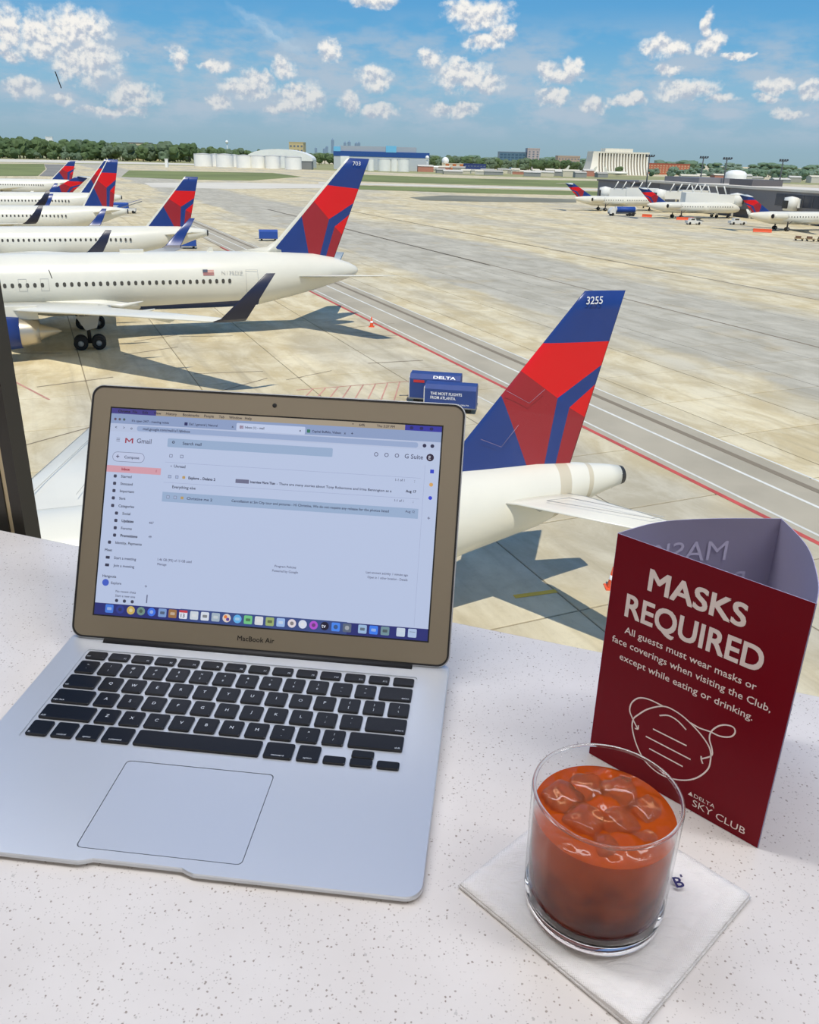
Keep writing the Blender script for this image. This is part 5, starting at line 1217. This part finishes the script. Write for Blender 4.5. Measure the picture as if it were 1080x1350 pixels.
for i, (x, c) in enumerate(dock):
    ui('dock_icon', x-18, 854, x+18, 890, c, 17.9 if x in rounds else 5, 3)
    c2 = tuple(int(v*.5+(20 if i % 2 else 110)) for v in c)
    if x in (114, 162, 207, 254, 866, 959, 912): ui('dock_icon', x-8, 864, x+8, 880, c2, 7.9, 4)
    elif x in (394,): ui('dock_icon', x-18, 854, x+18, 864, (190, 60, 70), 3, 4); ut(x-10, 877, '13', 20, (60, 60, 80))
    elif x in (584,): ui('dock_icon', x-12, 860, x+2, 874, (220, 120, 60), 6, 4); ui('dock_icon', x-2, 870, x+12, 884, (90, 60, 150), 6, 4)
    elif x in (1053, 1101): ui('dock_icon', x-9, 863, x+9, 881, c2, 8, 4)
    elif x == 1006: ut(x-13, 872, 'tv', 20, (210, 214, 230))
    elif x not in (1375, 1327): ui('dock_icon', x-10, 866, x+10, 878, c2, 3, 4)
    else: ui('dock_icon', x-12, 866, x+12, 868, c2, 0, 4)

# ================================================================== TABLE SIGN (a three-sided card)
SH = .178
A_, B_ = Vector((.1370, .4930)), Vector((.2275, .4058)); SE = (B_-A_).normalized()
MAR = mat('sign_maroon', srgb(120, 4, 24), .4, spec=.15)
PAP = bpy.data.materials.new('sign_paper_inside'); PAP.use_nodes = True; t = NT(PAP.node_tree); t.n.clear()
d_ = t.n.new('ShaderNodeBsdfDiffuse'); d_.inputs[0].default_value = srgb(196, 192, 222); tl_ = t.n.new('ShaderNodeBsdfTranslucent'); tl_.inputs[0].default_value = srgb(176, 170, 214)
mx = t.n.new('ShaderNodeMixShader'); mx.inputs[0].default_value = .35; t.l.new(d_.outputs[0], mx.inputs[1]); t.l.new(tl_.outputs[0], mx.inputs[2]); ou = t.n.new('ShaderNodeOutputMaterial'); t.l.new(mx.outputs[0], ou.inputs[0])
def bez3(pts, n=8):
    out = []
    P_ = [pts[0]]+pts+[pts[-1]]
    for i in range(1, len(P_)-2):
        for k in range(n):
            u = k/n; a, b, c, d = [Vector(q) for q in P_[i-1:i+3]]
            out.append(.5*((2*b)+(-a+c)*u+(2*a-5*b+4*c-d)*u*u+(-a+3*b-3*c+d)*u**3))
    out.append(Vector(pts[-1])); return out
sign = thing('table_sign', 'three-sided dark red card sign reading MASKS REQUIRED behind the drink', 'sign', (0, 0, 0))
def wall(name, path, m_in, m_out, th=.0005):
    n = len(path); s = MB(); L_ = []
    for i, q in enumerate(path):
        a, b = path[max(i-1, 0)], path[min(i+1, n-1)]; d = (b-a).normalized(); L_.append(Vector((d.y, -d.x)))   # right of travel = outside
    def col(off, z): return [(q.x+o_.x*off, q.y+o_.y*off, z) for q, o_ in zip(path, L_)]
    o0_, o1_, i0_, i1_ = col(th, 0.0004), col(th, SH), col(0, 0.0004), col(0, SH)
    fs = [(i, i+1, n+i+1, n+i) for i in range(n-1)]
    s.add(o0_+o1_, fs, 1, True); s.add(i0_+i1_, fs, 0, True)
    s.add(o1_+i1_, fs, 0); s.add(o0_+i0_, fs, 0)
    s.add([o0_[0], o1_[0], i1_[0], i0_[0]], [(0, 1, 2, 3)], 0); s.add([o0_[-1], o1_[-1], i1_[-1], i0_[-1]], [(0, 1, 2, 3)], 0)
    me = bpy.data.meshes.new(name); me.from_pydata(s.v, [], s.f); me.materials.append(m_in); me.materials.append(m_out)
    for i, pl in enumerate(me.polygons): pl.material_index = s.m[i]; pl.use_smooth = s.sm[i]
    return link(name, me, sign)
front = wall('front_panel', [A_+(B_-A_)*k/8 for k in range(9)], PAP, MAR)
wall('right_panel', bez3([(.2275, .4058), (.2405, .433), (.2545, .480), (.2560, .5240)]), PAP, MAR)
bk = bez3([(.2560, .5240), (.2080, .5210), (.1690, .5125), (.1370, .4930)])
bp_ = wall('back_panel', bk, PAP, MAR)
FM = Matrix(((SE.x, 0, SE.y, A_.x), (SE.y, 0, -SE.x, A_.y), (0, 1, 0, 0), (0, 0, 0, 1)))    # x along the panel, y up, z out towards the drink
def st(s_, u0_, u1_, v, hgt, off=0.0, m=None, bold=0.0):
    return text('lettering', s_, FM @ Matrix.Translation((u0_/1000, SH-v/1000, .0007)), m or SLET, front, width=(u1_-u0_)/1000, height=hgt/1000, off=off, bold=bold)
SLET = mat('sign_lettering', srgb(244, 230, 224), .55)
st('MASKS', 26.5, 90.5, 31.0, 15.6, bold=.022); st('REQUIRED', 13.0, 105.0, 55.8, 17.0, bold=.022)
st('All guests must wear masks or', 14.5, 104.5, 68.6, 5.2, bold=.008); st('face coverings when visiting the Club,', 6.2, 115.2, 78.8, 5.2, bold=.008); st('except while eating or drinking.', 13.5, 106.2, 89.8, 5.2, bold=.008)
st('DELTA', 80.5, 95.0, 166.0, 3.0); st('SKY CLUB', 80.5, 116.5, 173.0, 5.4)
tri = MB(); tri.prism([(.0765, SH-.1660), (.0797, SH-.1660), (.0781, SH-.1630)], .0006, .0009, 0, FM); tri.build('emblem', SLET, front)
def stroke(pts, r=.0005, smooth=True, tip=None):
    p_ = bez3([Vector((a/1000, SH-b/1000, 0)) for a, b in pts], 6) if (smooth and len(pts) > 2) else [Vector((a/1000, SH-b/1000, 0)) for a, b in pts]
    s = MB(); n = len(p_); vs = []
    for i, q in enumerate(p_):
        d = (p_[min(i+1, n-1)]-p_[max(i-1, 0)]).normalized(); nn_ = Vector((-d.y, d.x, 0))*r
        vs += [q+nn_, q-nn_]
    s.add([FM @ (v+Vector((0, 0, .0007))) for v in vs], [(2*i, 2*i+1, 2*i+3, 2*i+2) for i in range(n-1)]); s.build('mask_drawing', SLET, front)
stroke([(32.3,126.4),(39.3,117.3),(49.6,109.5),(58.8,108.8),(68.4,111.7),(78.4,117.4),(84.8,124.0),(86.5,132.2),(85.7,140.0),(80.2,149.8),(72.2,157.0),(61.5,161.6),(51.9,162.0),(42.3,157.8),(35.0,148.9),(30.4,138.3),(30.0,130.9),(32.3,126.4)])
stroke([(34.1,136.2),(29.3,130.2),(26.5,125.2),(27.2,118.5),(31.7,112.3),(39.1,109.6),(49.6,109.5)]); stroke([(32.2,137.2),(34.5,136.4),(34.3,133.5)])
stroke([(69.4,111.8),(75.7,112.4),(82.6,111.3),(89.5,111.0),(95.7,107.8),(97.8,103.3),(96.1,100.3),(91.2,101.3),(86.7,105.0),(83.4,110.9),(83.2,116.7),(86.0,123.2),(86.4,128.2),(80.5,134.3)]); stroke([(80.2,132.2),(80.5,134.2),(82.0,137.2)])
stroke([(48.0,117.8),(54.1,114.5),(60.7,115.0),(67.4,118.5)])
for l in ([(45.1,130.4),(69.6,130.1)], [(40.9,138.9),(73.8,138.8)], [(44.7,147.0),(69.6,147.2)]): stroke(l)
# light through the outer back lettering, put in as lighter mirrored decals inside
def show(s_, u_right, u_left, z, hgt):
    me_, x0, x1, y0, y1 = text_mesh(s_, 0.0, 0); me_ = me_.copy(); bm = bmesh.new(); bm.from_mesh(me_)
    bmesh.ops.subdivide_edges(bm, edges=[e for e in bm.edges if e.calc_length() > .2], cuts=2)
    cum = [0]
    for a, b in zip(bk[:-1], bk[1:]): cum.append(cum[-1]+(b-a).length)
    for v in bm.verts:
        f_ = (v.co.x-x0)/(x1-x0); sdist = u_right+(u_left-u_right)*f_     # reads right to left
        for i in range(len(cum)-1):
            if cum[i] <= sdist <= cum[i+1] or i == len(cum)-2:
                u = (sdist-cum[i])/(cum[i+1]-cum[i]); q = bk[i]+(bk[i+1]-bk[i])*u; d = (bk[i+1]-bk[i]).normalized(); break
        zz = z+v.co.y/.72*hgt; v.co = Vector((q.x-d.y*.0006, q.y+d.x*.0006, zz))
    bm.to_mesh(me_); bm.free(); me_.materials.clear(); me_.materials.append(mat('painted_show_through', srgb(214, 210, 236), .8)); link('show_through_lettering', me_, bp_)
show('MASKS', .034, .100, .1465, .0155); show('REQUIRED', .018, .112, .1215, .0170)

# ================================================================== NAPKIN
NAPM = bpy.data.materials.new('napkin_paper'); NAPM.use_nodes = True; t = NT(NAPM.node_tree); b = t.n['Principled BSDF']
b.inputs['Base Color'].default_value = srgb(232, 228, 226); b.inputs['Roughness'].default_value = .9; b.inputs['Specular IOR Level'].default_value = .2
g = t.n.new('ShaderNodeTexCoord'); O = g.outputs['Object']
ea = t.math('ABSOLUTE', t.vmath('DOT_PRODUCT', O, (.7071, .7071, 0))); eb = t.math('ABSOLUTE', t.vmath('DOT_PRODUCT', O, (.7071, -.7071, 0)))
em = t.math('MAXIMUM', ea, eb); bandm = t.ramp(em, .0475, .049)
dots = t.math('MULTIPLY', t.math('SINE', t.math('MULTIPLY', ea, 4200)), t.math('SINE', t.math('MULTIPLY', eb, 4200)))
wr = t.noise(t.vmath('MULTIPLY', O, (40, 110, 40)), 1.0, 5, .6, 1.5)
hgt_ = t.math('ADD', t.math('MULTIPLY', t.math('MULTIPLY', dots, bandm), .00022), t.math('ADD', t.math('MULTIPLY', wr, .0035), t.math('MULTIPLY', t.noise(O, 1500, 2), .00012)))
bp = t.n.new('ShaderNodeBump'); bp.inputs['Strength'].default_value = .6; bp.inputs['Distance'].default_value = 1.0; t.l.new(hgt_, bp.inputs['Height']); t.l.new(bp.outputs[0], b.inputs['Normal'])
nc = Vector((.1215, .367)); hd = .0860
nap = thing('napkin', 'white folded paper napkin under the glass', 'napkin', (nc.x, nc.y, 0), math.radians(-1.0))
for L_, (off, z0, z1) in enumerate(((.0, .0003, .0012), (.0007, .0013, .0022), (-.0004, .0023, .0030))):
    s = MB(); N = 26; g_ = []
    for i in range(N+1):
        for j in range(N+1):
            a, b = -1+2*i/N, -1+2*j/N; x = (a+b)/2*(hd+off); y = (a-b)/2*(hd+off)
            rr_ = math.hypot(x+.009, y+.0095); lift = max(0, min(1, (rr_-.046)/.03))
            wob = (mnoise.noise(Vector((x*42, y*42, L_)))*.0014+.0010+max(0, -y-.045)*.05*(1+mnoise.noise(Vector((x*160, 2, 0)))))*lift if L_ == 2 else 0
            edge = 1-.0006*L_
            g_.append((x*edge, y*edge, z1+max(0, wob)))
    n1 = N+1; fs = [(i*n1+j, i*n1+j+1, (i+1)*n1+j+1, (i+1)*n1+j) for i in range(N) for j in range(N)]
    s.add(g_, fs, 0, True)
    rim = [i for i in range(n1)]+[i*n1+N for i in range(1, n1)]+[N*n1+j for j in range(N-1, -1, -1)]+[i*n1 for i in range(N-1, 0, -1)]
    m_ = len(rim); s.add([g_[i] for i in rim]+[(g_[i][0], g_[i][1], z0) for i in rim], [(i, (i+1) % m_, (i+1) % m_+m_, i+m_) for i in range(m_)], 0)
    s.add([(g_[i][0], g_[i][1], z0) for i in rim], [tuple(range(m_))], 0)
    s.build('paper_layer', NAPM, nap)
text('printed_letter', 'B', Matrix.Translation((.0425, .0010, .0062)) @ Matrix.Rotation(math.radians(8), 4, 'Z'), mat('napkin_print_navy', srgb(40, 36, 96), .7), nap, width=.0055, height=.0078, off=.02)
for dx in (0, .0028):
    s = MB(); s.lathe([(.0001, .0062), (.0007, .0062)], 10, 0, (.0475, .0095+dx*.3, 0)); s.build('printed_dot', MATS['napkin_print_navy'], nap)

# ================================================================== DRINK
GC = Vector((.1125, .3590)); GR = .0408; GZ = .0034
GLASSM = bpy.data.materials.new('clear_glass'); GLASSM.use_nodes = True; b = GLASSM.node_tree.nodes['Principled BSDF']
b.inputs['Base Color'].default_value = (1, 1, 1, 1); b.inputs['Roughness'].default_value = 0; b.inputs['IOR'].default_value = 1.45; b.inputs['Transmission Weight'].default_value = 1
THIN = bpy.data.materials.new('thin_glass_wall'); THIN.use_nodes = True; t = NT(THIN.node_tree); t.n.clear()
tr = t.n.new('ShaderNodeBsdfTransparent'); tr.inputs[0].default_value = (.97, .975, .975, 1)
gl = t.n.new('ShaderNodeBsdfGlossy'); gl.inputs['Roughness'].default_value = .0
mx = t.n.new('ShaderNodeMixShader'); t.l.new(t.fresnel(1.18), mx.inputs[0]); t.l.new(tr.outputs[0], mx.inputs[1]); t.l.new(gl.outputs[0], mx.inputs[2])
ou = t.n.new('ShaderNodeOutputMaterial'); t.l.new(mx.outputs[0], ou.inputs[0])
s = MB(); s.lathe([(.0400, .0108), (.0404, .040), (.0410, .0790), (.0409, .0800), (.0402, .0804), (.0396, .0798), (.0392, .060), (.0388, .030), (.0384, .0185)], 96)
gl_o = s.build('drinking_glass', THIN); gl_o.location = (GC.x, GC.y, GZ); tag(gl_o, 'short clear tumbler with a thick base on the napkin', 'glass')
s = MB(); s.lathe([(.0001, .0), (.0335, .0), (.0372, .0006), (.0390, .0030), (.0399, .0098), (.0398, .0106), (.0380, .0110), (.0330, .0103), (.0200, .0100), (.0001, .0099)], 96)
s.build('glass_base', GLASSM, gl_o, label='thick solid glass base')
s = MB(); s.lathe([(.0397+.0010*math.cos(a*PI/4), .0796+.0010*math.sin(a*PI/4)) for a in range(9)], 96); s.build('rim', GLASSM, gl_o)
LIQ = bpy.data.materials.new('red_amber_drink'); LIQ.use_nodes = True; t = NT(LIQ.node_tree); b = t.n['Principled BSDF']
g = t.n.new('ShaderNodeTexCoord'); sp = t.n.new('ShaderNodeSeparateXYZ'); t.l.new(g.outputs['Object'], sp.inputs[0])
cl_ = t.mix(t.ramp(t.math('ADD', sp.outputs[2], t.math('MULTIPLY', t.math('SUBTRACT', t.noise(g.outputs['Object'], 50, 4), .5), .05)), .012, .066), srgb(96, 22, 8), srgb(212, 92, 26))
t.l.new(cl_, b.inputs['Base Color']); b.inputs['Roughness'].default_value = .03; b.inputs['IOR'].default_value = 1.42; b.inputs['Transmission Weight'].default_value = .2
tl_ = t.n.new('ShaderNodeBsdfTranslucent'); t.l.new(cl_, tl_.inputs[0]); mx = t.n.new('ShaderNodeMixShader'); mx.inputs[0].default_value = .3
t.l.new(b.outputs[0], mx.inputs[1]); t.l.new(tl_.outputs[0], mx.inputs[2]); t.l.new(mx.outputs[0], t.n['Material Output'].inputs[0])
s = MB(); lp_ = [(.0001, .0102), (.0200, .0103), (.0330, .0107), (.0368, .0116), (.0380, .0145), (.0384, .030), (.0389, .060), (.0390, .0650)]
rings = 96; s.lathe(lp_, rings)
# rippled surface
nr = 26; ringsv = []
for k in range(nr+1):
    r_ = .0389*(1-k/nr)+.0001
    ringsv.append([(r_*math.cos(2*PI*j/rings), r_*math.sin(2*PI*j/rings), .0648+(.0052*mnoise.noise(Vector((r_*math.cos(2*PI*j/rings)*62, r_*math.sin(2*PI*j/rings)*62, 3)))+.0016*mnoise.noise(Vector((r_*math.cos(2*PI*j/rings)*150, r_*math.sin(2*PI*j/rings)*150, 8))))*min(1, k/3)) for j in range(rings)])
s.loft(ringsv, 0, False, True)
liq = s.build('iced_drink', LIQ); liq.location = (GC.x, GC.y, GZ); tag(liq, 'red-amber iced drink filling the tumbler', 'drink')
ICE = bpy.data.materials.new('ice'); ICE.use_nodes = True; b = ICE.node_tree.nodes['Principled BSDF']
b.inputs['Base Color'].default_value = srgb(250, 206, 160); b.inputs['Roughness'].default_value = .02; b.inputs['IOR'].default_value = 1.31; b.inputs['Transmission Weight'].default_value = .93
random.seed(3)
ices = [(-.021, .012, .0655, .0125, 'leftmost ice cube at the glass wall'), (-.006, .020, .0650, .0120, 'ice cube at the back of the drink'), (.012, .016, .0660, .0125, 'ice cube behind the centre of the drink'), (.024, .004, .0645, .0115, 'rightmost ice cube beside the glass wall'), (-.012, -.004, .0640, .0130, 'large ice cube left of the centre of the drink'), (.008, -.006, .0650, .0120, 'ice cube right of the centre of the drink'), (-.002, -.023, .0635, .0115, 'front ice cube nearest the viewer'), (.018, -.018, .0630, .0100, 'small ice cube at the front right of the glass')]
for i, (x, y, z, r_, lb) in enumerate(ices):
    bm = bmesh.new(); bmesh.ops.create_cube(bm, size=1.45*r_); bmesh.ops.subdivide_edges(bm, edges=bm.edges[:], cuts=5, use_grid_fill=True)
    for v in bm.verts:
        l = v.co.length; v.co = v.co*(.35+.65*(r_/l))*(1+.16*mnoise.noise(v.co*170+Vector((i*3.1, 0, 0)))); v.co.z *= .78
    R3 = Matrix.Rotation(random.uniform(0, 3), 3, 'Z') @ Matrix.Rotation(random.uniform(-.5, .5), 3, 'X') @ Matrix.Rotation(random.uniform(-.4, .4), 3, 'Y')
    for v in bm.verts: v.co = R3 @ v.co
    for f in bm.faces: f.smooth = True
    me = bpy.data.meshes.new('ice_cube'); bm.to_mesh(me); bm.free(); me.materials.append(ICE)
    o = link('ice_cube', me); o.location = (GC.x+x, GC.y+y, GZ+z-.0040); tag(o, lb, 'ice', 'ice cubes in the drink')
